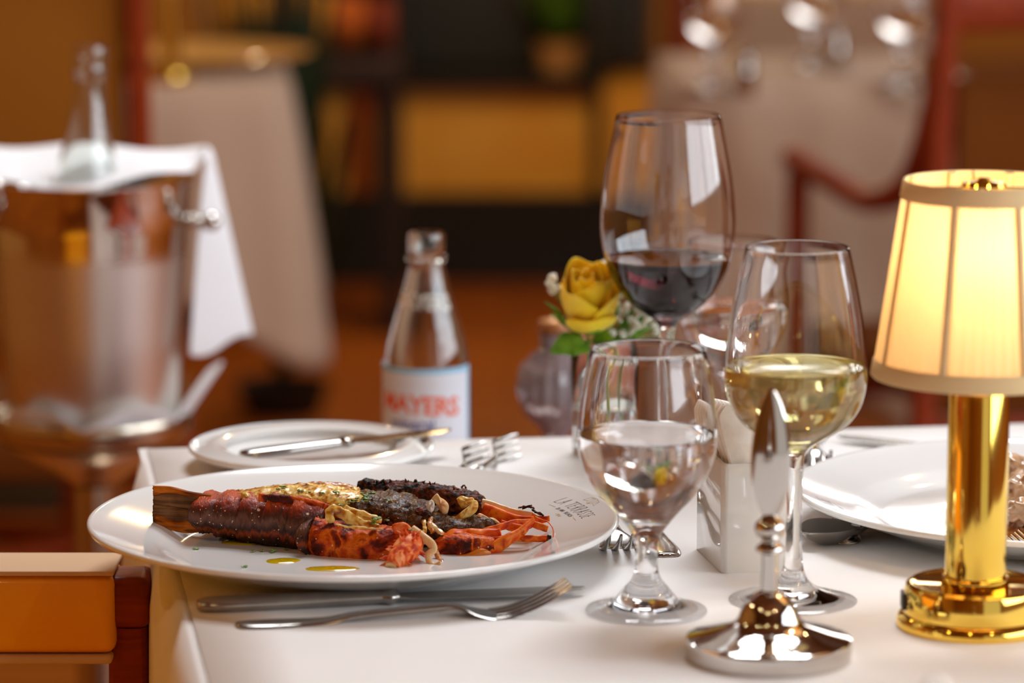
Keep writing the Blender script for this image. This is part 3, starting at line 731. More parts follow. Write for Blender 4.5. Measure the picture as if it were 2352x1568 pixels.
FLESH = pm('cream_lobster_meat', srgb(214, 170, 84), .32, coat=.25, sss=.08)
noisy(FLESH, [(.30, srgb(96, 44, 6)), (.40, srgb(190, 116, 22)), (.48, srgb(228, 180, 76)), (.58, srgb(242, 212, 130)), (.68, srgb(200, 130, 30))], 130, 11, dist=.7, bump=.5, bscale=350, bdist=.0006)
BROWNED = pm('browned_meat_edge', srgb(170, 100, 40), .4, coat=.4)
noisy(BROWNED, [(.25, srgb(90, 36, 8)), (.42, srgb(164, 84, 20)), (.56, srgb(214, 150, 74)), (.75, srgb(150, 60, 12))], 150, 8, dist=.8, bump=.8, bscale=420, bdist=.001)
LEGM = pm('orange_legs', srgb(214, 96, 24), .45, coat=.06, spec=.25)
noisy(LEGM, [(.3, srgb(150, 34, 0)), (.45, srgb(222, 78, 4)), (.56, srgb(240, 124, 26)), (.68, srgb(180, 48, 0))], 110, 10, (1, 1, 1), .4, bump=.3, bscale=300, bdist=.0005)
PALE = pm('pale_cream_shell', srgb(226, 180, 116), .4, coat=.4)
noisy(PALE, [(.3, srgb(222, 130, 70)), (.55, srgb(234, 200, 144)), (.8, srgb(206, 150, 90))], 80, 6, bump=.3, bscale=300, bdist=.0005)
FANM = pm('tail_fan_shell', srgb(96, 60, 28), .6, coat=.0, spec=.15)
c_ = coords(FANM, (14, 14, 520)); nA = N(FANM, 'ShaderNodeTexNoise', Scale=1, Detail=3); LK(FANM, c_, nA.inputs[0])
c2_ = coords(FANM, (60, 60, 60)); nB = N(FANM, 'ShaderNodeTexNoise', Scale=1, Detail=3); LK(FANM, c2_, nB.inputs[0])
ma = N(FANM, 'ShaderNodeMath', operation='MULTIPLY_ADD'); LK(FANM, nA.outputs['Fac'], ma.inputs[0]); ma.inputs[1].default_value = .55
mb = N(FANM, 'ShaderNodeMath', operation='MULTIPLY'); LK(FANM, nB.outputs['Fac'], mb.inputs[0]); mb.inputs[1].default_value = .5; LK(FANM, mb.outputs[0], ma.inputs[2])
fc = ramp(FANM, ma.outputs[0], [(.36, srgb(54, 30, 14)), (.48, srgb(100, 64, 34)), (.58, srgb(128, 88, 54)), (.66, srgb(84, 50, 26))]); LK(FANM, fc, bsdf(FANM).inputs['Base Color'])
FANO = FANM.copy(); FANO.name = 'orange_tail_fan_shell'
for n_ in FANO.node_tree.nodes:
    if n_.type == 'VALTORGB':
        for e, c in zip(n_.color_ramp.elements, [srgb(96, 40, 8), srgb(160, 80, 14), srgb(196, 110, 26), srgb(120, 60, 14)]): e.color = c
PARS = pm('parsley', srgb(80, 120, 30), .5, coat=.3); noisy(PARS, [(.3, srgb(44, 84, 14)), (.7, srgb(134, 170, 60))], 400, 3)

LO = Vector((-.09, 2.18, TZ+.020))
lob = empty('grilled_lobster', LO, 0, 'grilled halved lobster with buttered meat and charred shell on the large plate', 'lobster')
K = F
def sec(px, top, bot, Y, dh):
    """a body cross section: photo top/bottom edges, distance and half depth in metres -> loft row (height is the first half axis)"""
    a = at(px, top, Y); b = at(px, bot, Y); m = (a+b)/2
    return (m.x, m.y, m.z, dh, (a.z-b.z)/2)
def nz(sc_, amp, seed=0):
    return lambda p, t, a: amp*noise.noise(Vector((p.x*sc_+seed, p.y*sc_, p.z*sc_)))*1.6
def jag(sc_, amp, seed=0):
    """ragged burnt edge"""
    return lambda p, t, a: amp*(noise.noise(Vector((p.x*sc_+seed, p.y*sc_, p.z*sc_)))*1.3+noise.noise(Vector((p.x*sc_*3.1+seed, p.y*sc_*3, p.z*sc_*3)))*.9+(abs(noise.noise(Vector((p.x*sc_*6, p.y*sc_*6, seed+p.z*sc_*6))))*1.3))
def body(name, rows, m, disp=None, seg=40, n=8, power=2.2, par=None, up=(0, 0, 1)):
    bm = NB(); loft(bm, rows, seg, up, n, disp, power=power); return obj(name, bm, m, par or lob, world=True, ang=75)
# --- tail segments: overlapping rings of shell, lower edge drawn out in a point
segs = [(468, 524, 1134, 1137, 1214, 1226), (512, 580, 1132, 1134, 1224, 1242), (568, 638, 1132, 1136, 1238, 1256), (626, 696, 1128, 1139, 1250, 1268), (684, 752, 1134, 1150, 1262, 1276)]
def YB(px): return 2.199-(px-470)*.000075
for k, (x0, x1, t0, t1, b0, b1) in enumerate(segs):
    rows = []
    for q in range(7):
        t = q/6; px = x0+(x1-x0)*t; fl = 1.0*math.sin(PI*t)+(4.5 if t < .28 else 0)-3.5*t+(2 if .28 <= t < .5 else 0)
        rows.append(sec(px, t0+(t1-t0)*t-fl, b0+(b1-b0)*t+fl, YB(px), .0185+.0011*k+.0008*math.sin(PI*t)))
    bm = NB(); loft(bm, rows, 56, n=4, disp=jag(230, .0007, k), power=2.3)
    # side flap ending in a tooth
    xm = x0+(x1-x0)*.45; Yf = YB(xm)-.0150
    a = at(xm-18, b0-26, Yf); b = at(xm+24, b0-16, Yf); c = at(xm+4, b0+13+2*k, Yf-.001)
    loft(bm, [(*a.lerp(b, .5), .0050, .0022), (*a.lerp(b, .5).lerp(c, .5), .0038, .0019), (*c, .0004, .0004)], 10, up=(0, -1, 0), n=4, disp=nz(300, .0005, k))
    obj('tail_segment', bm, SHELL, lob, world=True, ang=75)
# --- tail fan: five thin leaves spread like a half closed hand
def fan(pts_top, pts_bot, Ys, m, seed, name='tail_fin'):
    """strip between an upper and a lower traced edge, at real distances, with ridges and thickness"""
    bm = NB(); n = 14; A = cat_rom([(*p, y) for p, y in zip(pts_top, Ys)], 6); B = cat_rom([(*p, y) for p, y in zip(pts_bot, Ys)], 6)
    g = []
    for a, b in zip(A, B):
        row = []
        for j in range(n+1):
            t = j/n; px = a[0]+(b[0]-a[0])*t; py = a[1]+(b[1]-a[1])*t; Y = a[2]-.0012*math.sin(PI*t)+.00025*math.sin(t*50+seed)
            if a is A[0] or b is B[0]: px += 3*noise.noise(Vector((t*9, seed, 0)))
            row.append(bm.verts.new(at(px, py, Y)))
        g.append(row)
    for i in range(len(g)-1):
        for j in range(n): bm.faces.new((g[i][j], g[i+1][j], g[i+1][j+1], g[i][j+1]))
    bmesh.ops.recalc_face_normals(bm, faces=bm.faces)
    o = obj(name, bm, m, lob, world=True, ang=80); s = o.modifiers.new('t', 'SOLIDIFY'); s.thickness = .0011; s.offset = 0; return o
fan([(351, 1116), (392, 1118), (440, 1130), (485, 1136)], [(353, 1150), (395, 1148), (440, 1158), (485, 1162)], [2.1985, 2.1955, 2.1925, 2.190], FANO, 1)
fan([(353, 1136), (395, 1132), (440, 1142), (486, 1146)], [(351, 1178), (395, 1182), (440, 1186), (486, 1186)], [2.1970, 2.1940, 2.1905, 2.188], FANM, 2)
fan([(352, 1158), (395, 1164), (440, 1170), (486, 1172)], [(351, 1198), (396, 1212), (440, 1210), (486, 1206)], [2.1950, 2.1920, 2.1885, 2.186], FANM, 3)
fan([(356, 1180), (400, 1196), (440, 1196), (488, 1192)], [(358, 1200), (402, 1219), (446, 1223), (486, 1212)], [2.1930, 2.1900, 2.1865, 2.184], FANO, 4)
body('tail_joint', [sec(458, 1156, 1200, 2.192, .006), sec(468, 1140, 1216, 2.19, .0155), sec(484, 1136, 1216, 2.195, .017)], SHELL, jag(260, .0008), n=6)
# --- meat of the tail swelling out of the split shell
body('tail_meat', [sec(520, 1130, 1150, 2.200, .006), sec(560, 1127, 1160, 2.199, .010), sec(600, 1121, 1166, 2.196, .014), sec(650, 1117, 1172, 2.194, .016), sec(700, 1116, 1178, 2.192, .0165), sec(750, 1118, 1190, 2.188, .0165), sec(790, 1124, 1200, 2.186, .016), sec(830, 1136, 1210, 2.184, .012)], FLESH, jag(130, .0009, 3), 64, 12)
body('browned_rim', [sec(590, 1124, 1140, 2.214, .0025), sec(625, 1116, 1138, 2.214, .0035), sec(668, 1112, 1136, 2.213, .004), sec(712, 1108, 1134, 2.212, .004), sec(756, 1108, 1134, 2.211, .004), sec(800, 1113, 1142, 2.210, .004), sec(824, 1122, 1146, 2.209, .002)], BROWNED, jag(240, .0007, 2), 24, 10)
body('shell_lip', [sec(594, 1132, 1150, 2.1735, .0016), sec(640, 1136, 1158, 2.1725, .0018), sec(690, 1141, 1164, 2.171, .0018), sec(735, 1152, 1174, 2.169, .0018), sec(760, 1160, 1196, 2.168, .0016)], ORANGE, nz(300, .0004, 5), 16, 8)
for k, (px, py, Y, rx, ry, rz) in enumerate([(815, 1132, 2.196, .0042, .004, .0036), (792, 1150, 2.180, .0052, .005, .0046), (640, 1134, 2.184, .006, .005, .0026), (770, 1134, 2.190, .005, .005, .0035), (565, 1140, 2.184, .0035, .003, .0026), (548, 1130, 2.199, .002, .002, .0016), (700, 1142, 2.178, .007, .004, .0022)]):
    bm = NB(); blob(bm, tuple(at(px, py, Y)), rx, ry, rz, .22, 70, 3, seed=k); obj('meat_lump', bm, FLESH, lob, world=True, ang=80)
# --- far half of the head shell, burnt black, ragged top edge
body('charred_head_shell', [sec(818, 1106, 1140, 2.232, .003), sec(836, 1103, 1150, 2.232, .006), sec(880, 1105, 1160, 2.230, .0085), sec(930, 1107, 1172, 2.228, .0095), sec(980, 1112, 1186, 2.224, .0095), sec(1030, 1118, 1200, 2.219, .0095), sec(1075, 1128, 1205, 2.213, .009), sec(1105, 1142, 1200, 2.208, .007), sec(1122, 1154, 1182, 2.205, .003)], CHAR, jag(190, .0011, 7), 64, 12, 2.4)
rnd = random.Random(9)
for k in range(34):
    px = rnd.uniform(822, 1112); top = 1106+max(0, (px-960))*.20+max(0, px-1060)*.25; Y = 2.230-max(0, px-950)*.00012
    a = at(px, top+3, Y-.003); b = a+Vector((rnd.uniform(-.002, .003), rnd.uniform(-.002, .001), rnd.uniform(.0012, .0032)))
    bm = NB(); tube(bm, [a-Vector((0, 0, .001)), (a+b)/2, b], [rnd.uniform(.0009, .0017), .0008, .00015], 6); obj('burnt_bristle', bm, CHAR, lob, world=True)
# --- dark roasted filling in the head, cratered
body('head_filling', [sec(770, 1150, 1215, 2.190, .010), sec(815, 1136, 1226, 2.188, .0165), sec(870, 1134, 1236, 2.186, .020), sec(920, 1140, 1244, 2.184, .020), sec(965, 1156, 1250, 2.182, .018), sec(1000, 1176, 1254, 2.180, .015), sec(1030, 1196, 1256, 2.180, .010)], DARKM, jag(120, .0018, 4), 64, 10)
for k in range(30):
    px = rnd.uniform(790, 1075); py = 1142+(px-790)*.16+rnd.uniform(0, 46); Y = 2.168+rnd.uniform(0, .028)+max(0, px-1000)*.00018
    bm = NB(); s_ = rnd.uniform(.002, .0052); blob(bm, tuple(at(px, py, Y)), s_*1.25, s_, s_*.75, .3, 90, 3, seed=k*3.1); obj('filling_lump', bm, rnd.choice([DARKM, DARKM, DARKM, BROWNED, CHAR]), lob, world=True, ang=80)
body('seared_ridge', [sec(836, 1134, 1150, 2.200, .003), sec(880, 1130, 1152, 2.199, .005), sec(920, 1138, 1162, 2.197, .0055), sec(956, 1150, 1176, 2.194, .004)], DARKM, jag(200, .0010, 12), 32, 10)
# --- near half of the head shell, orange
body('orange_head_shell', [sec(706, 1196, 1262, 2.158, .003), sec(716, 1190, 1276, 2.158, .010), sec(760, 1196, 1290, 2.155, .0135), sec(810, 1206, 1298, 2.152, .0145), sec(860, 1210, 1302, 2.149, .014), sec(905, 1212, 1298, 2.147, .0125), sec(940, 1220, 1284, 2.146, .009), sec(958, 1236, 1272, 2.146, .003)], ORANGE, jag(150, .0009, 3), 64, 12, 2.3)
body('shell_hinge', [sec(704, 1204, 1272, 2.158, .0125), sec(712, 1196, 1276, 2.157, .0138), sec(722, 1193, 1278, 2.156, .0138)], SHELL, nz(300, .0005, 8), 40, 4)
# --- cream membrane curling over the opening
def strip(name, pts, m, w, th=.0009, n=6, up=(0, -1, .3), seg=12, disp=None):
    bm = NB(); rows = []
    for i, p in enumerate(pts):
        v = at(*p[:3]); ww = p[3] if len(p) > 3 else w
        rows.append((*v, ww, p[4] if len(p) > 4 else th))
    loft(bm, rows, seg, up, n, disp); return obj(name, bm, m, lob, world=True, ang=80)
strip('cream_membrane', [(762, 1200, 2.150, .002), (757, 1180, 2.150, .003), (768, 1170, 2.152, .0030), (788, 1180, 2.152, .0034), (808, 1194, 2.150, .0032), (840, 1203, 2.149, .0026), (872, 1209, 2.147, .0012)], FLESH, .004, .0009, disp=nz(300, .0008))
strip('cream_membrane', [(790, 1165, 2.158, .002), (812, 1180, 2.156, .0035), (845, 1188, 2.154, .003), (876, 1196, 2.152, .0015)], FLESH, .004, .0014, disp=nz(300, .0006))
strip('cream_membrane', [(770, 1203, 2.144, .0005), (800, 1210, 2.142, .0008), (840, 1212, 2.141, .0007), (880, 1215, 2.140, .0004)], FLESH, .0008, .0009, disp=nz(400, .0005))
# --- pale meat flakes in the far half
def flake(name, pts, Y, th, m, seed=0, dy=0):
    """closed traced outline turned into a puffed slice of real thickness"""
    bm = NB(); P = cat_rom(pts+[pts[0]], 4)[:-1]; cx_ = sum(p[0] for p in P)/len(P); cy_ = sum(p[1] for p in P)/len(P)
    rings = []
    for k in range(9):
        t = k/8*PI; s_ = math.sin(t)**.7*.985+.015; yo = -math.cos(t)*th
        rings.append([bm.verts.new(at(cx_+(p[0]-cx_)*s_, cy_+(p[1]-cy_)*s_, Y+yo+dy*(p[1]-cy_)+.0012*noise.noise(Vector((p[0]*.06, p[1]*.06, seed)))) ) for p in P])
    for A, B in zip(rings, rings[1:]):
        for i in range(len(P)): bm.faces.new((A[i], A[(i+1) % len(P)], B[(i+1) % len(P)], B[i]))
    bm.faces.new(rings[0]); bm.faces.new(rings[-1])
    return obj(name, bm, m, lob, world=True, ang=80)
flake('meat_slice', [(1038, 1192), (1036, 1200), (1052, 1201), (1076, 1190), (1096, 1172), (1098, 1154), (1090, 1148), (1078, 1160), (1058, 1176)], 2.176, .0022, FLESH, 1)
flake('meat_slice', [(990, 1146), (1003, 1133), (1012, 1142), (1022, 1148), (1031, 1160), (1028, 1178), (1016, 1182), (1008, 1170), (1000, 1156)], 2.180, .0030, PALE, 2)
flake('meat_slice', [(1048, 1145), (1060, 1138), (1075, 1142), (1086, 1142), (1090, 1152), (1076, 1160), (1062, 1168), (1054, 1158)], 2.184, .0028, FLESH, 3)
flake('meat_slice', [(1058, 1208), (1080, 1196), (1110, 1186), (1128, 1190), (1140, 1200), (1124, 1212), (1094, 1218), (1066, 1218)], 2.180, .0030, FLESH, 4)
flake('meat_slice', [(1094, 1186), (1102, 1178), (1124, 1190), (1130, 1202), (1118, 1203)], 2.174, .0016, PALE, 5)
flake('meat_slice', [(1124, 1188), (1136, 1190), (1150, 1202), (1142, 1204)], 2.172, .0012, PALE, 6)
flake('shell_window', [(978, 1166), (984, 1152), (992, 1147), (998, 1156), (996, 1172), (986, 1178)], 2.172, .0010, pm('white_membrane', srgb(226, 220, 210), .25, coat=.6), 7)
body('head_base', [sec(1000, 1196, 1262, 2.178, .010), sec(1040, 1190, 1264, 2.176, .014), sec(1080, 1188, 1256, 2.176, .014), sec(1115, 1186, 1246, 2.174, .010), sec(1140, 1196, 1230, 2.172, .004)], DARKM, jag(150, .0011, 31), 48, 8)
# --- orange mouth plates at the front of the near half
body('mouth_plate', [sec(992, 1246, 1270, 2.158, .004), sec(1020, 1232, 1284, 2.156, .007), sec(1060, 1226, 1284, 2.155, .008), sec(1100, 1230, 1280, 2.154, .007), sec(1136, 1238, 1270, 2.153, .003)], ORANGE, jag(160, .0008, 13), 40, 8)
body('mouth_plate', [sec(1020, 1222, 1240, 2.164, .004), sec(1060, 1212, 1244, 2.163, .006), sec(1110, 1214, 1242, 2.162, .005), sec(1150, 1212, 1230, 2.161, .002)], LEGM, nz(160, .0012, 14), 32, 8)
# --- legs and feelers (cut short), tapering to the right
def leg(pts, m=LEGM, name='leg', flat=.55, disp=None):
    bm = NB(); rows = [(*at(a, b, Y), r*flat, r) for a, b, Y, r in pts]
    loft(bm, rows, 14, n=6, disp=disp or nz(250, .0003)); return obj(name, bm, m, lob, world=True, ang=80)
leg([(1108, 1156, 2.200, .0030), (1130, 1160, 2.198, .0026), (1170, 1172, 2.193, .0020), (1205, 1180, 2.188, .0019), (1222, 1184, 2.186, .0024)], PALE)
leg([(1218, 1182, 2.187, .0022), (1236, 1190, 2.184, .0016), (1262, 1190, 2.182, .0019)])
leg([(1110, 1170, 2.192, .0045), (1145, 1184, 2.188, .0050), (1185, 1194, 2.184, .0032), (1226, 1194, 2.180, .0026)])
leg([(1180, 1176, 2.194, .0022), (1215, 1190, 2.188, .0022), (1238, 1196, 2.184, .0010)], name='feeler')
leg([(1020, 1246, 2.168, .0040), (1060, 1232, 2.167, .0034), (1110, 1222, 2.166, .0028), (1150, 1210, 2.168, .0024), (1185, 1200, 2.172, .0020), (1226, 1196, 2.177, .0016)])
leg([(1095, 1272, 2.150, .0050), (1130, 1262, 2.152, .0046), (1165, 1240, 2.155, .0038), (1196, 1222, 2.160, .0032), (1226, 1192, 2.166, .0016)])
leg([(1046, 1282, 2.146, .0022), (1075, 1282, 2.146, .0034), (1105, 1272, 2.147, .0036), (1128, 1270, 2.148, .0012)], pm('amber_claw', srgb(222, 122, 24), .3, coat=.5), name='claw_tip')
leg([(1110, 1236, 2.160, .0018), (1160, 1236, 2.160, .0018), (1210, 1237, 2.160, .0020), (1262, 1237, 2.160, .0022)])
leg([(1226, 1204, 2.168, .0022), (1244, 1210, 2.166, .0022), (1258, 1215, 2.165, .0020)])
leg([(1228, 1190, 2.176, .0016), (1244, 1196, 2.174, .0012), (1256, 1197, 2.173, .0006)])
leg([(1150, 1200, 2.172, .0022), (1175, 1210, 2.170, .0026), (1205, 1212, 2.168, .0018), (1230, 1203, 2.168, .0012)])
leg([(1100, 1244, 2.158, .0028), (1140, 1240, 2.157, .0022), (1175, 1230, 2.158, .0014)])
leg([(1256, 1236, 2.160, .0023), (1266, 1237, 2.160, .0021)], CHAR, name='burnt_leg_tip')
for pts in ([(1190, 1166, 2.19), (1206, 1163, 2.19), (1218, 1164, 2.19), (1228, 1167, 2.19)], [(1200, 1168, 2.19), (1216, 1162, 2.188), (1222, 1160, 2.188)], [(1228, 1176, 2.186), (1240, 1178, 2.184), (1248, 1185, 2.183)], [(1222, 1170, 2.188), (1232, 1176, 2.186), (1244, 1182, 2.184)], [(1060, 1120, 2.21), (1066, 1114, 2.21), (1070, 1121, 2.21)]):
    bm = NB(); loft(bm, [(*at(*p), .0005, .0005) for p in pts], 8, n=5, disp=jag(500, .0003, pts[0][0])); obj('burnt_hair', bm, CHAR, lob, world=True)
bm = NB(); tube(bm, [at(1238, 1192, 2.178), at(1258, 1198, 2.172), at(1270, 1214, 2.166), at(1270, 1234, 2.16), at(1262, 1252, 2.152)], [.0003, .0004, .0004, .0004, .0002], 6, 6); obj('feeler', bm, LEGM, lob, world=True)
# --- pink spiny feeler base pointing at the camera
PINK = pm('pink_orange_shell', srgb(226, 120, 78), .5, coat=.05, spec=.25)
noisy(PINK, [(.36, srgb(190, 50, 8)), (.5, srgb(238, 108, 44)), (.62, srgb(248, 160, 100))], 200, 8, dist=.5, bump=.4, bscale=350, bdist=.0006)
SG = [(950, 1240, 2.138, .0066), (938, 1256, 2.132, .0082), (918, 1278, 2.124, .0070), (901, 1299, 2.116, .0046)]
bm = NB(); loft(bm, [(*at(a, b, Y), r, r*.95) for a, b, Y, r in SG], 28, n=8, disp=jag(260, .0003, 6)); obj('feeler_stump', bm, PINK, lob, world=True, ang=80)
bm = NB(); tip = at(897, 1304, 2.1155); ax = (tip-at(905, 1290, 2.121)).normalized()
loft(bm, [(*(tip-ax*.003), .0036, .0034), (*(tip), .0037, .0035), (*(tip+ax*.0004), .0030, .0028)], 24, up=(0, 0, 1)); obj('stump_ring', bm, PALE, lob, world=True)
bm = NB(); loft(bm, [(*(tip+ax*.0001), .0026, .0011), (*(tip+ax*.0006), .0025, .0010)], 16); obj('stump_hollow', bm, pm('dark_hollow', srgb(24, 12, 8), .8), lob, world=True)
rnd = random.Random(21)
for k in range(34):
    t = rnd.uniform(.05, .95)*(len(SG)-1); i = int(t); f = t-i
    A, B = SG[i], SG[min(i+1, len(SG)-1)]; cpt = at(*A[:3]).lerp(at(*B[:3]), f); rr = A[3]+(B[3]-A[3])*f
    an = rnd.uniform(-.4, PI+.4) if rnd.random() < .75 else rnd.uniform(PI, 2*PI)
    d = Vector((math.cos(an), -.25, math.sin(an))).normalized()
    bm = NB(); tube(bm, [cpt+d*rr*.7, cpt+d*(rr+.0009), cpt+d*(rr+rnd.uniform(.0030, .0054))+ax*.0008], [.0014, .0010, .0001], 7); obj('spine', bm, PINK, lob, world=True)
leg([(904, 1216, 2.140, .0030), (925, 1212, 2.138, .0036), (938, 1222, 2.137, .0030), (942, 1238, 2.138, .0026)], PINK, name='joint')
strip('curled_feeler', [(946, 1214, 2.139, .0026, .0022), (968, 1230, 2.136, .0026, .0018), (990, 1248, 2.132, .0026, .0015), (996, 1262, 2.130, .0022, .0012), (985, 1272, 2.128, .002, .0012), (985, 1288, 2.125, .0018, .001), (998, 1300, 2.122, .0018, .001), (1012, 1290, 2.121, .001, .0008)], PALE, .002)
for k, pts in enumerate([[(972, 1196, 2.165), (976, 1214, 2.160), (970, 1230, 2.156), (978, 1246, 2.150)], [(984, 1200, 2.166), (1000, 1212, 2.160), (1016, 1226, 2.156)], [(1000, 1268, 2.14), (1010, 1284, 2.135), (1018, 1296, 2.128)], [(990, 1190, 2.168), (986, 1206, 2.162), (994, 1222, 2.158)]]):
    bm = NB(); loft(bm, [(*at(*p), .0013, .0013) for p in pts], 8, n=5, disp=jag(400, .0006, k)); obj('gill_thread', bm, [FLESH, PALE, BROWNED, BROWNED][k], lob, world=True)
# --- parsley sprinkled on top, crumbs and oil on the plate
def parsley(name, c, s_, seed, parent=None):
    bm = NB(); rd = random.Random(seed)
    for q in range(6):
        d = Vector((rd.uniform(-1, 1), rd.uniform(-1, 1), rd.uniform(-.1, .5)))*s_*.6
        M_ = Matrix.Rotation(rd.uniform(0, 6), 4, 'Z') @ Matrix.Rotation(rd.uniform(-.6, .6), 4, 'X')
        blob(bm, tuple(Vector(c)+d), s_*.5, s_*.32, s_*.12, .3, 90, 2, M=M_, seed=seed+q)
    return bm
rnd = random.Random(33)
spot_on = [(652, 1121, 2.186, .0022), (640, 1124, 2.188, .0016), (690, 1128, 2.184, .0016), (738, 1133, 2.180, .0017), (712, 1131, 2.182, .0012), (772, 1132, 2.180, .0018), (840, 1148, 2.170, .0026), (836, 1138, 2.176, .0022), (856, 1134, 2.180, .0020), (800, 1154, 2.170, .0018), (812, 1150, 2.172, .0018), (866, 1192, 2.148, .0030), (858, 1202, 2.146, .0020), (888, 1152, 2.174, .0018), (820, 1146, 2.172, .0014), (945, 1218, 2.136, .0014), (890, 1196, 2.15, .0012), (784, 1161, 2.168, .0014)]
for k, (px, py, Y, s_) in enumerate(spot_on): obj('parsley_sprinkle', parsley('p', at(px, py-1, Y-.002), s_*1.35, k*7+1), PARS, lob, world=True, ang=80)
SALT = pm('salt_crystal', (.9, .9, .88, 1), .2, trans=.5)
bm = NB()
for k in range(30):
    px = rnd.uniform(840, 990); py = 1140+(px-840)*.28+rnd.uniform(-8, 52)
    M_ = Matrix.Translation(at(px, py, 2.160+rnd.uniform(0, .02))); bmesh.ops.create_icosphere(bm, subdivisions=1, radius=rnd.uniform(.0003, .0008), matrix=M_)
tag(obj('garlic_crumbs', bm, SALT, lob, world=True), kind='stuff')
WZ = TZ+.0075
for k, (px, py, s_, lb) in enumerate([(449, 1260, .0016, 'tiny parsley fleck on the plate below the lobster tail fan'), (562, 1301, .0016, 'parsley fleck on the plate nearest its front rim'),
        (624, 1266, .0022, 'largest parsley fleck on the plate in front of the lobster'), (600, 1264, .0014, 'parsley fleck just left of the largest one'), (582, 1265, .0014, 'parsley fleck third to the left of the largest one'), (658, 1261, .0013, 'parsley fleck right of the largest one on the plate')]):
    c = onz(px, py, WZ+.0006); tag(obj('parsley_fleck', parsley('p', c-Vector(c), s_*1.4, k+90), PARS, None, loc=c, ang=80), lb, 'herb', 'parsley flecks on the lobster plate')
OIL = pm('golden_oil', srgb(226, 190, 10), .05, trans=.45, ior=1.4, coat=.5)
for k, (px, py, rx, ry, lb) in enumerate([(650, 1288, .0100, .0072, 'small pool of yellow oil on the plate, left of the other'), (762, 1306, .0150, .0068, 'wide pool of yellow oil on the plate below the orange head shell'), (560, 1246, .0135, .0075, 'thin smear of yellow oil under the lobster tail')]):
    c = onz(px, py, WZ); bm = NB()
    lathe([(0, .0007), (.6, .00065), (.9, .00045), (1.0, 0)], 48, bm, fn=lambda a, z, k_: 1+.07*math.sin(a*2+k)+.04*math.sin(a*5+k))
    bmesh.ops.scale(bm, vec=(rx, ry, 1), verts=bm.verts)
    tag(obj('oil_pool', bm, OIL, None, loc=c+Vector((0, 0, .0001))), lb, 'sauce', 'oil pools on the lobster plate')
# --- food on the right hand plate
CHK = pm('braised_meat', srgb(200, 160, 120), .35, coat=.5, sss=.1); noisy(CHK, [(.3, srgb(150, 94, 44)), (.5, srgb(206, 170, 134)), (.7, srgb(228, 196, 166))], 70, 7, dist=.6, bump=.5, bscale=250, bdist=.001)
SAUCE = pm('brown_sauce', srgb(176, 98, 10), .06, trans=.3, coat=.6)
cS = Vector((.352, 2.235, TZ+.0076)); bm = NB()
lathe([(0, .002), (.045, .002), (.058, .0014), (.062, .0)], 64, bm, fn=lambda a, z, k_: 1+.03*math.sin(a*3)); tag(obj('sauce_pool', bm, SAUCE, None, loc=cS), 'pool of brown sauce under the braised meat at the right edge', 'sauce')
for k, (px, py, Y, rx, ry, rz, lb) in enumerate([(2352, 1090, 2.27, .014, .012, .012, 'pink braised meat chunk on top at the back of the right plate'), (2352, 1140, 2.235, .014, .013, .012, 'large glazed meat chunk in the middle of the right plate'), (2328, 1148, 2.255, .008, .010, .009, 'smaller meat chunk, leftmost on the right plate'), (2350, 1175, 2.215, .011, .010, .009, 'glazed meat chunk nearest us in the brown sauce')]):
    c = at(px, py, Y); bm = NB(); blob(bm, (0, 0, 0), rx, ry, rz, .28, 60, 4, seed=k*5+2); tag(obj('meat_piece', bm, CHK, None, loc=c, ang=80), lb, 'food', 'braised meat pieces on the right plate')
# ================================================================ bottle and bucket behind the table
SIDE = (-.02, 2.80)
def side_table(cx, cy, w, d, h, label):
    r = empty('side_table', (cx, cy, 0), 0, label, 'side table')
    obj('tabletop', box(NB(), -w/2, w/2, -d/2, d/2, h-.025, h, .004), REDWOOD, r)
    for sx_ in (-1, 1):
        for sy_ in (-1, 1): obj('leg', box(NB(), sx_*(w/2-.03)-.015, sx_*(w/2-.03)+.015, sy_*(d/2-.03)-.015, sy_*(d/2-.03)+.015, 0, h-.0255, .003), REDWOOD, r)
    return r
SH = .648
side_table(-.02, 2.795, .30, .20, SH, 'low red wooden side table hidden behind the dining table, under the bottle')
bt = empty('water_bottle', (-.0645, 2.735, SH), 0, 'clear glass water bottle with a white label and orange lettering', 'bottle')
Hb = .866-SH+.0035
OB = [(.0275, 0), (.031, .0015), (.0325, .006), (.0328, .05), (.0330, .105), (.0325, .122), (.0295, .142), (.0240, .163), (.0180, .183), (.0143, .199), (.0132, .206), (.0152, .2075), (.0153, .2105), (.0130, .2115), (.0128, .2125), (.0138, .2135), (.0138, .2265), (.0128, .2285)]
ks = .2285; OB = [(r_, z*(Hb+.001)/ks) for r_, z in OB]
ib = [(r_-.0022, z) for r_, z in reversed(OB) if z > .008 and not (.2*Hb/ks < z < .2125*Hb/ks)]+[(.027, .0062), (.0001, .008)]
obj('glass_body', lathe([(0, .003), (.02, .0025), (.0255, 0)]+OB+ib[:-1]+[(0, .008)], 96), GREENGLASS, bt, ang=60)
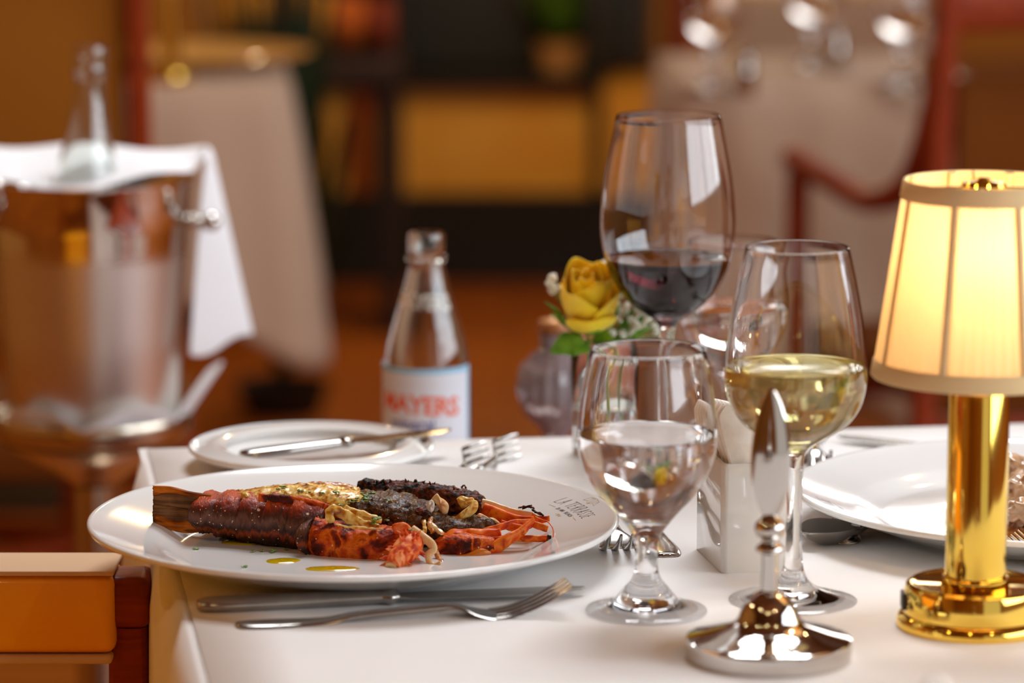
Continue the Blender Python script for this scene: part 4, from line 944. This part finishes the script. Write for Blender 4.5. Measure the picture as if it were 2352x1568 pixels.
def wrap_text(txt, size, R, z, a0, mat, parent, name, bold=.0, out=.00025, arc=None, spacing=1.0):
    cu = bpy.data.curves.new('t', 'FONT'); cu.body = txt; cu.size = size; cu.offset = bold; cu.extrude = .0001; cu.resolution_u = 3; cu.space_character = spacing
    to = bpy.data.objects.new('t', cu); C.objects.link(to); dg = bpy.context.evaluated_depsgraph_get()
    me = bpy.data.meshes.new_from_object(to.evaluated_get(dg)); bpy.data.objects.remove(to)
    bm = NB(); bm.from_mesh(me); bpy.data.meshes.remove(me)
    bmesh.ops.subdivide_edges(bm, edges=[e for e in bm.edges if e.calc_length() > size*.12], cuts=3)
    for v in bm.verts:
        Rr = R(v.co.y+z) if callable(R) else R
        a = a0+v.co.x/ (R(z) if callable(R) else R); rr = Rr+out+(.0001 if v.co.z > 0 else 0)
        v.co = Vector((rr*math.cos(a), rr*math.sin(a), v.co.y+z+(arc(v.co.x) if arc else 0)))
    return obj(name, bm, mat, parent, smooth=False)
bm = NB()
LBL = pm('white_label', srgb(226, 230, 240), .5); RL = .0333
lt, lb_ = .776-SH, .02
def arcpatch(bm, R, a0, a1, z0, z1, th=.0001, n=40):
    A = []
    for k in range(n+1):
        a = a0+(a1-a0)*k/n; c, s = math.cos(a), math.sin(a)
        A.append([bm.verts.new((c*R, s*R, z0)), bm.verts.new((c*(R+th), s*(R+th), z0)), bm.verts.new((c*(R+th), s*(R+th), z1)), bm.verts.new((c*R, s*R, z1))])
    for P, Q in zip(A, A[1:]):
        for j in range(4): bm.faces.new((P[j], P[(j+1) % 4], Q[(j+1) % 4], Q[j]))
    bm.faces.new(A[0]); bm.faces.new(A[-1]); return bm
ra0, ra1 = math.radians(-195), math.radians(-18)
lt = min(lt, .128*Hb/ks)
obj('label', arcpatch(NB(), RL, ra0, ra1, .018, lt), LBL, bt, ang=60)
bm = arcpatch(NB(), RL+.00012, ra0, ra1, lt-.004, lt-.0001); arcpatch(bm, RL+.00012, ra1-.10, ra1, .018, lt-.0041); obj('label_border', bm, pm('light_blue_print', srgb(150, 205, 235), .5), bt, ang=60)
ORP = pm('orange_print', srgb(236, 104, 60), .5); BLP = pm('blue_print', srgb(86, 92, 160), .5); WHP = pm('white_print', srgb(250, 244, 236), .6)
wrap_text('MAYERS', .0195, RL, .776-SH-.036, math.radians(-158), ORP, bt, 'label_print', .0005, arc=lambda x: -.05*x*1.2, spacing=.92)
wrap_text('mineral', .012, RL, .776-SH-.050, math.radians(-140), BLP, bt, 'label_print', .0002)
def RB(z):
    for (a, b), (c, d) in zip(OB, OB[1:]):
        if b <= z <= d and d > b: return a+(c-a)*(z-b)/(d-b)
    return .03
wrap_text('MAYERS', .0155, RB, .818-SH-.001, math.radians(-172), WHP, bt, 'neck_print', .0006, arc=lambda x: -.06*x, spacing=.9)
# grey ribbed glass jar
jr = empty('ribbed_glass_jar', (.034, 2.82, SH), 0, 'grey ribbed round glass jar with a narrow neck, behind the flower vase', 'jar')
jz = at(1270, 985, 2.82).z-SH; jt = at(1270, 800, 2.82).z-SH
SMK = pm('smoky_glass', srgb(170, 160, 165), .12, trans=.55, coat=.4)
obj('jar_body', lathe([(0, 0), (.026, 0), (.027, .003), (.012, .010), (.008, jz-.010), (.012, jz), (.024, jz+.012), (.030, (jz+jt)/2), (.027, jt-.014), (.016, jt-.003), (.012, jt), (.013, jt+.012), (0, jt+.012)], 96, fn=lambda a, z, k: 1+(.035*math.sin(a*16) if 5 < k < 10 else 0)), SMK, jr)
obj('stopper', lathe([(0, jt+.0115), (.010, jt+.0115), (.014, jt+.016), (.013, jt+.022), (0, jt+.025)], 32), wood('cork', srgb(150, 90, 50), srgb(180, 120, 70), (80, 80, 80)), jr)

# wine cooler on its stand
BX, BY = -.3615, 3.12
rim_z = at(220, 405, BY).z; bot_z = at(220, 955, BY).z; tray_z = at(220, 985, BY).z
sd = empty('cooler_stand', (BX, BY, 0), 0, 'polished steel stand with a deep ring tray and single pole', 'stand')
BRST = pm('brushed_steel', (.58, .50, .40, 1), .22, 1)
obj('tray', lathe([(0, bot_z-.018), (.060, bot_z-.018), (.081, bot_z-.016), (.0855, bot_z-.012), (.0860, bot_z+.004), (.0850, bot_z+.0055), (.0835, bot_z+.004), (.0832, bot_z-.010), (.078, bot_z-.013), (0, bot_z-.0135)], 96), BRST, sd, ang=50)
obj('cone', lathe([(0, bot_z-.0185), (.0795, bot_z-.0185), (.078, bot_z-.022), (.045, bot_z-.041), (.022, bot_z-.056), (.0185, bot_z-.060), (0, bot_z-.060)], 64), BRST, sd, ang=50)
obj('pole', lathe([(0, .02), (.0185, .02), (.0185, bot_z-.0605), (0, bot_z-.0605)], 48), BRST, sd, ang=50)
obj('foot', lathe([(0, 0), (.15, 0), (.152, .004), (.12, .012), (.03, .022), (0, .022)], 64), BRST, sd, ang=50)
bk = empty('wine_bucket', (BX, BY, bot_z-.0130), 0, 'shiny steel wine bucket standing on its tray at the left', 'bucket')
BUCK = pm('bucket_steel', (.82, .78, .73, 1), .08, 1)
cB = coords(BUCK); sB = N(BUCK, 'ShaderNodeSeparateXYZ'); LK(BUCK, cB, sB.inputs[0]); hB = rim_z-bot_z+.013
mB = N(BUCK, 'ShaderNodeMapRange'); mB.inputs['From Min'].default_value = hB*.68; mB.inputs['From Max'].default_value = hB*.76; mB.inputs['To Min'].default_value = .36; mB.inputs['To Max'].default_value = .07; LK(BUCK, sB.outputs['Z'], mB.inputs[0]); LK(BUCK, mB.outputs[0], bsdf(BUCK).inputs['Roughness'])
obj('bucket_body', lathe([(0, 0), (.066, 0), (.0695, .002), (.0715, .006), (.0775, hB*.4), (.0845, hB*.8), (.0885, hB-.006), (.0905, hB-.003), (.0905, hB), (.0885, hB), (.0862, hB-.006), (.0755, hB*.4), (.0695, .008), (0, .006)], 128), BUCK, bk, ang=50)
for s in (-1, 1):
    bm = NB(); ax_ = s*.0855
    tube(bm, [(ax_*.97, -.022, hB-.036), (ax_+s*.012, -.030, hB-.034), (ax_+s*.018, -.034, hB-.034)], .0045, 12, 3)
    blob(bm, (ax_+s*.021, -.036, hB-.034), .0085, .0085, .0085, 0, sub=3); blob(bm, (ax_+s*.004, -.028, hB-.034), .0065, .0065, .0065, 0, sub=3); obj('knob', bm, CHROME, bk)
b2 = empty('glass_bottle', (BX+.004, BY-.03, bk.location.z+.0062), 0, 'clear glass bottle with a flared lip leaning in the wine bucket', 'bottle')
zt_ = at(210, 100, BY-.02).z-b2.location.z; zw = at(190, 400, BY-.02).z-b2.location.z
P = [(0, 0), (.030, 0), (.0315, .003), (.0320, zw*.6), (.0315, zw-.03), (.0255, zw+.006), (.0190, zw+.035), (.0150, zw+.062), (.0128, zt_-.032), (.0127, zt_-.028), (.0150, zt_-.026), (.0152, zt_-.018), (.0138, zt_-.016), (.0150, zt_-.012), (.0150, zt_-.004), (.0135, zt_)]
Pi = [(r_-.0026, z) for r_, z in reversed(P) if z > .01]+[(0, .006)]
obj('glass_body', lathe(P+Pi, 64), GREENGLASS, b2, ang=60); b2.rotation_euler = (0, math.radians(2.6), 0); b2.location.x = -.3545-(zt_*.0455)
# napkin draped over the bucket rim
def sheet(name, fn, nu, nv, m, label=None, cat=None, th=.0016, parent=None, group=None):
    bm = NB(); g = [[bm.verts.new(fn(i/nu, j/nv)) for j in range(nv+1)] for i in range(nu+1)]
    for i in range(nu):
        for j in range(nv): bm.faces.new((g[i][j], g[i+1][j], g[i+1][j+1], g[i][j+1]))
    o = obj(name, bm, m, parent, ang=80); s = o.modifiers.new('t', 'SOLIDIFY'); s.thickness = th; s.offset = 0
    ss = o.modifiers.new('s', 'SUBSURF'); ss.levels = 1; ss.render_levels = 2
    if label: tag(o, label, cat, group)
    return o
def drape(u, v):
    # u runs from far left over the rim and down on the right, v from front to back
    if u < .62:
        t = u/.62; x = BX-.092+.186*t; front = BY-.052-.020*math.sin(t*PI)+.035*max(0, t-.55); y = front+(BY+.075-front)*v
        z = rim_z+.003+.012*math.sin(v*PI*.6+.3)+.006*v+.003*math.sin(t*9+v*4)-.004*t*v-.010*(1-v)*max(0, 1-abs(t-.35)*2.2)+.004*max(0, t-.6)*v
        return (x, y, z)
    t = (u-.62)/.38; vv = v
    x0 = BX+.095; xr = x0+.006+.034*t**1.2*(vv*.9+.1)+.002; y = BY-.020-.012*t+(.03+.03*t)*vv
    z = rim_z+.010+.016*math.sin(PI*.5+t*1.57)-.16*t**1.15-.004*math.sin(vv*6)
    if t < .12: xr = x0-.001+.010*math.sin(t/.12*PI/2)+.002
    x_ = xr-.020*t*(1-vv)
    return (x_, y, z+.006*vv*t)
sheet('cloth_napkin', drape, 60, 20, NAPKIN, 'white cloth napkin draped over the top of the wine bucket', 'napkin', group='white napkins on the wine cooler')
def nest(u, v):
    a = -2.5+u*2.9; r0 = .0748+.012*v+.0*u; lift = .020*v
    side = max(0, math.sin((u-.02)*PI*.98))**1.0
    horn = math.exp(-((u-.93)/.14)**2)
    z = bot_z-.006+.010*v+.016*v*abs(math.sin(u*8.5+.4))+.026*v*horn
    r = r0+.002*math.sin(u*23)+.024*horn*v
    return (BX+r*math.cos(a), BY+r*math.sin(a), z)
sheet('cloth_napkin', nest, 70, 8, NAPKIN, 'white cloth napkin tucked round the foot of the wine bucket', 'napkin', group='white napkins on the wine cooler')

# ================================================================ chairs
ORLEA = pm('orange_leather', srgb(246, 160, 12), .45, coat=.1); noisy(ORLEA, [(.3, srgb(250, 164, 8)), (.7, srgb(255, 186, 20))], 12, 4, bump=.15, bscale=300, bdist=.0005)
CRTRIM = pm('cream_piping', srgb(214, 178, 140), .7)
def armchair(name, loc, rz, label, group=None, back_h=.95, padded=False, leather=None):
    leather = leather or ORLEA
    """faces +x in its own frame; curved wooden arms"""
    r = empty(name, loc, rz, label, 'chair', group)
    w, d = .27, .25
    for s in (-1, 1):
        bm = NB(); loft(bm, [(-d, s*w, 0, .014, .016), (-d+.01, s*w, .45, .015, .018), (-d-.02, s*w, .70, .015, .018), (-d-.05, s*w, back_h, .013, .015)], 12, (1, 0, 0), 5, power=3.5); obj('back_post', bm, REDWOOD, r)
        e_ = .010 if padded else 0
        bm = NB(); loft(bm, [(d+e_, s*w, 0, .013, .013), (d+e_, s*w, .45, .0145, .014), (d+e_, s*w, .655, .0145, .012 if padded else .016)], 12, (1, 0, 0), 4, power=3.5); obj('front_post', bm, REDWOOD, r)
        bm = NB()
        if padded: box(bm, -d-.03, d+.024, s*w-.019, s*w+.019, .6555, .686, .006)
        else: loft(bm, [(d+.02, s*w, .672, .018, .014), (d*.4, s*w, .66, .018, .014), (-d*.2, s*w, .655, .018, .015), (-d*.75, s*w, .70, .016, .016), (-d-.02, s*w, .82, .014, .016), (-d-.045, s*w, back_h-.02, .012, .014)], 14, (0, 0, 1), 6, power=3)
        obj('arm', bm, REDWOOD, r)
        if padded:
            M1 = box(NB(), -d-.02, d+.004, s*w-.024, s*w+.024, .642, .688, .006); sl = obj('arm_sleeve', M1, ORLEA, r)
            obj('sleeve_top', box(NB(), -d-.02, d+.004, s*w-.0245, s*w+.0245, .6885, .6915, .001), CRTRIM, r)
            obj('sleeve_piping', box(NB(), -d-.02, d+.002, s*w-.0255, s*w+.0255, .6365, .6415, .002), CRTRIM, r)
    obj('seat', box(NB(), -d+.02, d-.002, -w+.02, w-.02, .41, .455, .012), leather, r)
    for x in (-d+.012, d-.012): obj('rail', box(NB(), x-.01, x+.01, -w+.017, w-.017, .35, .409, .003), REDWOOD, r)
    bm = NB(); loft(bm, [(-d-.045, -w, back_h-.03, .012, .035), (-d-.065, 0, back_h-.02, .012, .04), (-d-.045, w, back_h-.03, .012, .035)], 12, n=5, power=3); obj('top_rail', bm, REDWOOD, r)
    bm = NB(); box(bm, -d-.035, -d-.015, -w+.02, w-.02, .62, .83, .008); obj('backrest', bm, leather, r)
    return r
# foreground chair pushed up at the left of the table: its far arm shows
c0_ = armchair('armchair', (-.5144, 1.9325, 0), 0, 'red wooden armchair with an orange leather arm sleeve, nearest chair at lower left', 'red wooden armchairs', padded=True); c0_.scale = (1.065,)*3
BRLEA = pm('brown_leather', srgb(104, 54, 10), .85, spec=.15)
OCHL = pm('ochre_leather', srgb(140, 82, 12), .8, spec=.2)
def side_chair(loc, rz, label, back_h=1.0, w=.22, bz0=.60, bz1=.82, lm=None):
    lm = lm or BRLEA
    r = empty('side_chair', loc, rz, label, 'chair', 'armless red wooden chairs'); d = .22
    for s in (-1, 1):
        bm = NB(); loft(bm, [(-d, s*w, 0, .013, .015), (-d, s*w, .45, .014, .017), (-d-.005, s*w, .75, .014, .016), (-d-.015, s*w, back_h, .012, .014)], 12, (1, 0, 0), 5, power=3.5); obj('back_post', bm, REDWOOD, r)
        bm = NB(); loft(bm, [(d, s*w, 0, .011, .011), (d, s*w, .41, .016, .016)], 12, (1, 0, 0), 4, power=3.5); obj('front_leg', bm, REDWOOD, r)
    obj('seat', box(NB(), -d+.018, d+.02, -w-.015, w+.015, .4105, .455, .012), BRLEA, r)
    obj('top_rail', box(NB(), -d-.024, -d-.004, -w+.013, w-.013, back_h-.07, back_h-.01, .006), REDWOOD, r)
    obj('backrest', box(NB(), -d-.012, -d+.004, -w+.015, w-.015, bz0, bz1, .006), lm, r)
    return r
side_chair((at(322, 100, 4.0).x-.222, 4.22, 0), PI/2, 'red wooden chair behind the wine bucket with an ochre leather back', 1.09, bz0=.58, bz1=1.015, lm=OCHL)
side_chair((at(1553, 60, 6.5).x+.235, 6.72, 0), 0, 'red wooden chair far back, one post showing left of the back right table', 1.0)
bp_ = at(2158, 200, 4.36)
c2 = armchair('armchair', (0, 0, 0), math.radians(104), 'red wooden armchair with a curved arm, at the right behind the brass lamp', 'red wooden armchairs', leather=BRLEA)
ca, sa = math.cos(math.radians(104)), math.sin(math.radians(104))
lx, ly = -.275, .27
c2.location = (bp_.x-(lx*ca-ly*sa), 4.36-(lx*sa+ly*ca), 0)

# ================================================================ tables behind
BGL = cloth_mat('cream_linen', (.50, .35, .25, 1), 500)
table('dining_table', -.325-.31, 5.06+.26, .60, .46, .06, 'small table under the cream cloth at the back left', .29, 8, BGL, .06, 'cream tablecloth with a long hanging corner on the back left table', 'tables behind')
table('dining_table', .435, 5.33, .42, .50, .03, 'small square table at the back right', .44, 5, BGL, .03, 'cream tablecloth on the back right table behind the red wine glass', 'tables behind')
# things on the back left table
sp = plate_profile()
q = empty('dinner_plate', (-.45, 5.345, TZ), 0, 'gold rimmed plate on the back left table, far out of focus', 'plate'); obj('dish', lathe(sp, 64), pm('tan_glaze', srgb(214, 160, 84), .25, coat=.4), q)
gl = empty('brass_candle_lamp', (at(392, 100, 5.13).x, 5.13, TZ), 0, 'slim brass lamp pole on the back left table, beside the red chair post', 'lamp')
obj('base', lathe([(0, 0), (.030, 0), (.032, .004), (.030, .014), (.012, .018), (0, .018)], 32), GOLD, gl); obj('pole', lathe([(0, .0175), (.014, .0175), (.014, .20), (0, .20)], 24), GOLD, gl)
obj('lamp_shade', lathe([(.05, .17), (.036, .26), (.035, .26), (.049, .17), (.05, .17)], 32), FAB, gl)
# things on the back right table
def small_goblet(px, py, Y, label):
    c = copy_tree(g1); x = at(px, py, Y).x; c.location = (x, Y, TZ); c['label'] = label; c['group'] = 'goblets on the back right table'; return c
small_goblet(1640, 120, 5.02, 'water goblet at the left corner of the back right table'); small_goblet(1870, 20, 5.35, 'water goblet in the middle of the back right table'); small_goblet(2075, 90, 5.08, 'water goblet at the right end of the back right table')
for px, Y, lb in ((1660, 4.98, 'steel salt shaker catching the light, left corner of the back right table'), (1872, 5.3, 'steel salt shaker catching the light, middle of the back right table'), (2082, 5.05, 'steel salt shaker catching the light, right end of the back right table')):
    z = {1660: TZ, 1872: TZ, 2082: TZ}[px]
    sk = empty('salt_shaker', (at(px, 60, Y).x+.03, Y-.02, z), 0, lb, 'salt shaker', 'salt shakers on the back right table')
    obj('shaker_body', lathe([(0, 0), (.014, 0), (.016, .004), (.0135, .035), (.012, .044), (0, .044)], 24), CHROME, sk); obj('cap', lathe([(.0125, .044), (.013, .05), (.009, .057), (0, .059), (0, .0438), (.0125, .044)], 24), CHROME, sk)
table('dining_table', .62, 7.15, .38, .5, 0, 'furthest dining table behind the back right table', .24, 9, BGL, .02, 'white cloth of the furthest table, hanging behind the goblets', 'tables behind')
# leafy decoration
def plant(name, loc, n, r_, h_, label, col, pot=None, seed=1):
    root = empty(name, loc, 0, label, 'plant'); rd = random.Random(seed); m = pm(name+'_green', col, .6)
    if pot: obj('pot', lathe([(0, 0), (r_*.42, 0), (r_*.55, .06), (r_*.52, .06), (r_*.38, .006), (0, .006)], 32), pot, root)
    bm = NB(); z0 = .05 if pot else 0
    for k in range(n):
        a = rd.uniform(0, 2*PI); q_ = rd.uniform(.2, 1); b = Vector((0, 0, z0)); t = Vector((r_*q_*math.cos(a), r_*q_*math.sin(a), z0+h_*rd.uniform(.4, 1)))
        loft(bm, [(*b, .001, .001), (*b.lerp(t, .5), r_*.16, .001), (*t, .001, .0005)], 6, (0, 0, 1), 3)
    obj('foliage', bm, m, root); return root
plant('leafy_plant', (at(640, 60, 6.6).x, 6.6, 0), 60, .16, .86, 'dark green leafy plant behind the back left table', srgb(24, 44, 14), pm('dark_pot', srgb(30, 20, 12), .6), 5)
# ================================================================ black console against the wall
BLK = pm('black_lacquer', (.006, .004, .003, 1), .5)
X = lambda px, Y=8.2: at(px, 400, Y).x
con = empty('console', (0, 8.4, 0), 0, 'long low black console with open tan shelves against the back wall', 'console')
xl, xr_ = X(690), X(1560)
zb = at(0, 448, 8.2).z; zt2 = at(0, 205, 8.2).z; ztop = at(0, 178, 8.2).z
def cb(name, a, b, y0, y1, z0, z1, m=BLK): return obj(name, box(NB(), a, b, y0-8.4, y1-8.4, z0, z1, .002), m, con, smooth=False)
cb('plinth', xl, xr_, 8.2, 8.6, 0, zb); cb('shelf_top', xl, X(1380), 8.18, 8.6, zt2, ztop+.004)
TAN = pm('tan_panel', srgb(226, 164, 60), .6); noisy(TAN, [(.3, srgb(222, 156, 48)), (.7, srgb(232, 178, 78))], 6, 4)
cb('back_panel', xl+.002, xr_-.002, 8.24, 8.598, zb+.0005, zt2-.0005, TAN)
for a, b in ((690, 716), (868, 912), (1356, 1384), (1536, 1560)):
    cb('post', X(a), X(b), 8.19, 8.2395, zb+.0005, zt2-.0005)
cb('upper_back', xl, X(1500), 8.50, 8.6, ztop+.0045, ztop+.55); cb('upper_post', X(905), X(935), 8.22, 8.49, ztop+.0045, ztop+.55); cb('upper_post', X(1350), X(1395), 8.22, 8.49, ztop+.0045, ztop+.55)
plant('potted_plant', (at(1285, 100, 8.33).x, 8.33, ztop+.0045), 40, .10, .20, 'small green plant in a tan pot on the black console', srgb(70, 104, 14), pm('tan_pot', srgb(196, 140, 84), .6), 4)
cb('red_upright', X(814), X(846), 8.195, 8.2395, zb+.0005, zt2-.0005, REDWOOD)
# orange cushions and a red flower arrangement above, far out of focus
CUSH = pm('orange_cushion', srgb(160, 76, 12), .8); CUS2 = pm('gold_cushion', srgb(176, 120, 30), .8); CUS3 = pm('red_cushion', srgb(104, 30, 5), .8)
for px, py, Y, rx, rz_, m, lb in ((560, 40, 7.6, .070, .060, CUS2, 'gold cushion standing far behind the back left table, leftmost'), (712, 40, 7.6, .048, .06, CUS2, 'gold cushion in the middle, behind the dark plant'), (800, 50, 7.6, .036, .055, CUSH, 'orange cushion between the gold and the red cushions'), (872, 55, 7.6, .027, .055, CUS3, 'red cushion at the right of the row')):
    z = at(px, py, Y).z; x = at(px, py, Y).x; bm = NB(); loft(bm, [(0, 0, -rz_, .02, .02), (0, 0, -rz_*.7, rx, .05), (0, 0, 0, rx*1.05, .07), (0, 0, rz_*.7, rx, .05), (0, 0, rz_, .02, .02)], 24, (0, 1, 0), 5, power=3)
    c = obj('cushion', bm, m, None, loc=(x, Y, z)); tag(c, lb, 'cushion', 'cushions on the far bench')
bch = empty('bench', (at(710, 60, 7.6).x, 7.6, 0), 0, 'dark wooden bench carrying the cushions behind the back left table', 'bench')
bw = .19; bz = at(700, 105, 7.6).z-.014
obj('seat', box(NB(), -bw, bw, -.14, .14, bz-.05, bz, .004), pm('dark_wood', srgb(40, 18, 8), .5), bch)
for sx_ in (-1, 1): obj('leg', box(NB(), sx_*bw*.9-.02, sx_*bw*.9+.02, -.12, .12, 0, bz-.0505), pm('dark_wood', srgb(30, 14, 6), .5), bch)
tag(obj('floor_shade_slab', box(NB(), -1.2, -.70, 5.75, 6.5, 0, .012, .004), BLK, None), 'black slab standing in for shade on the brown floor beyond the wine cooler pole', 'mat')  # thin black slab laid here to stand for dark shade on the floor
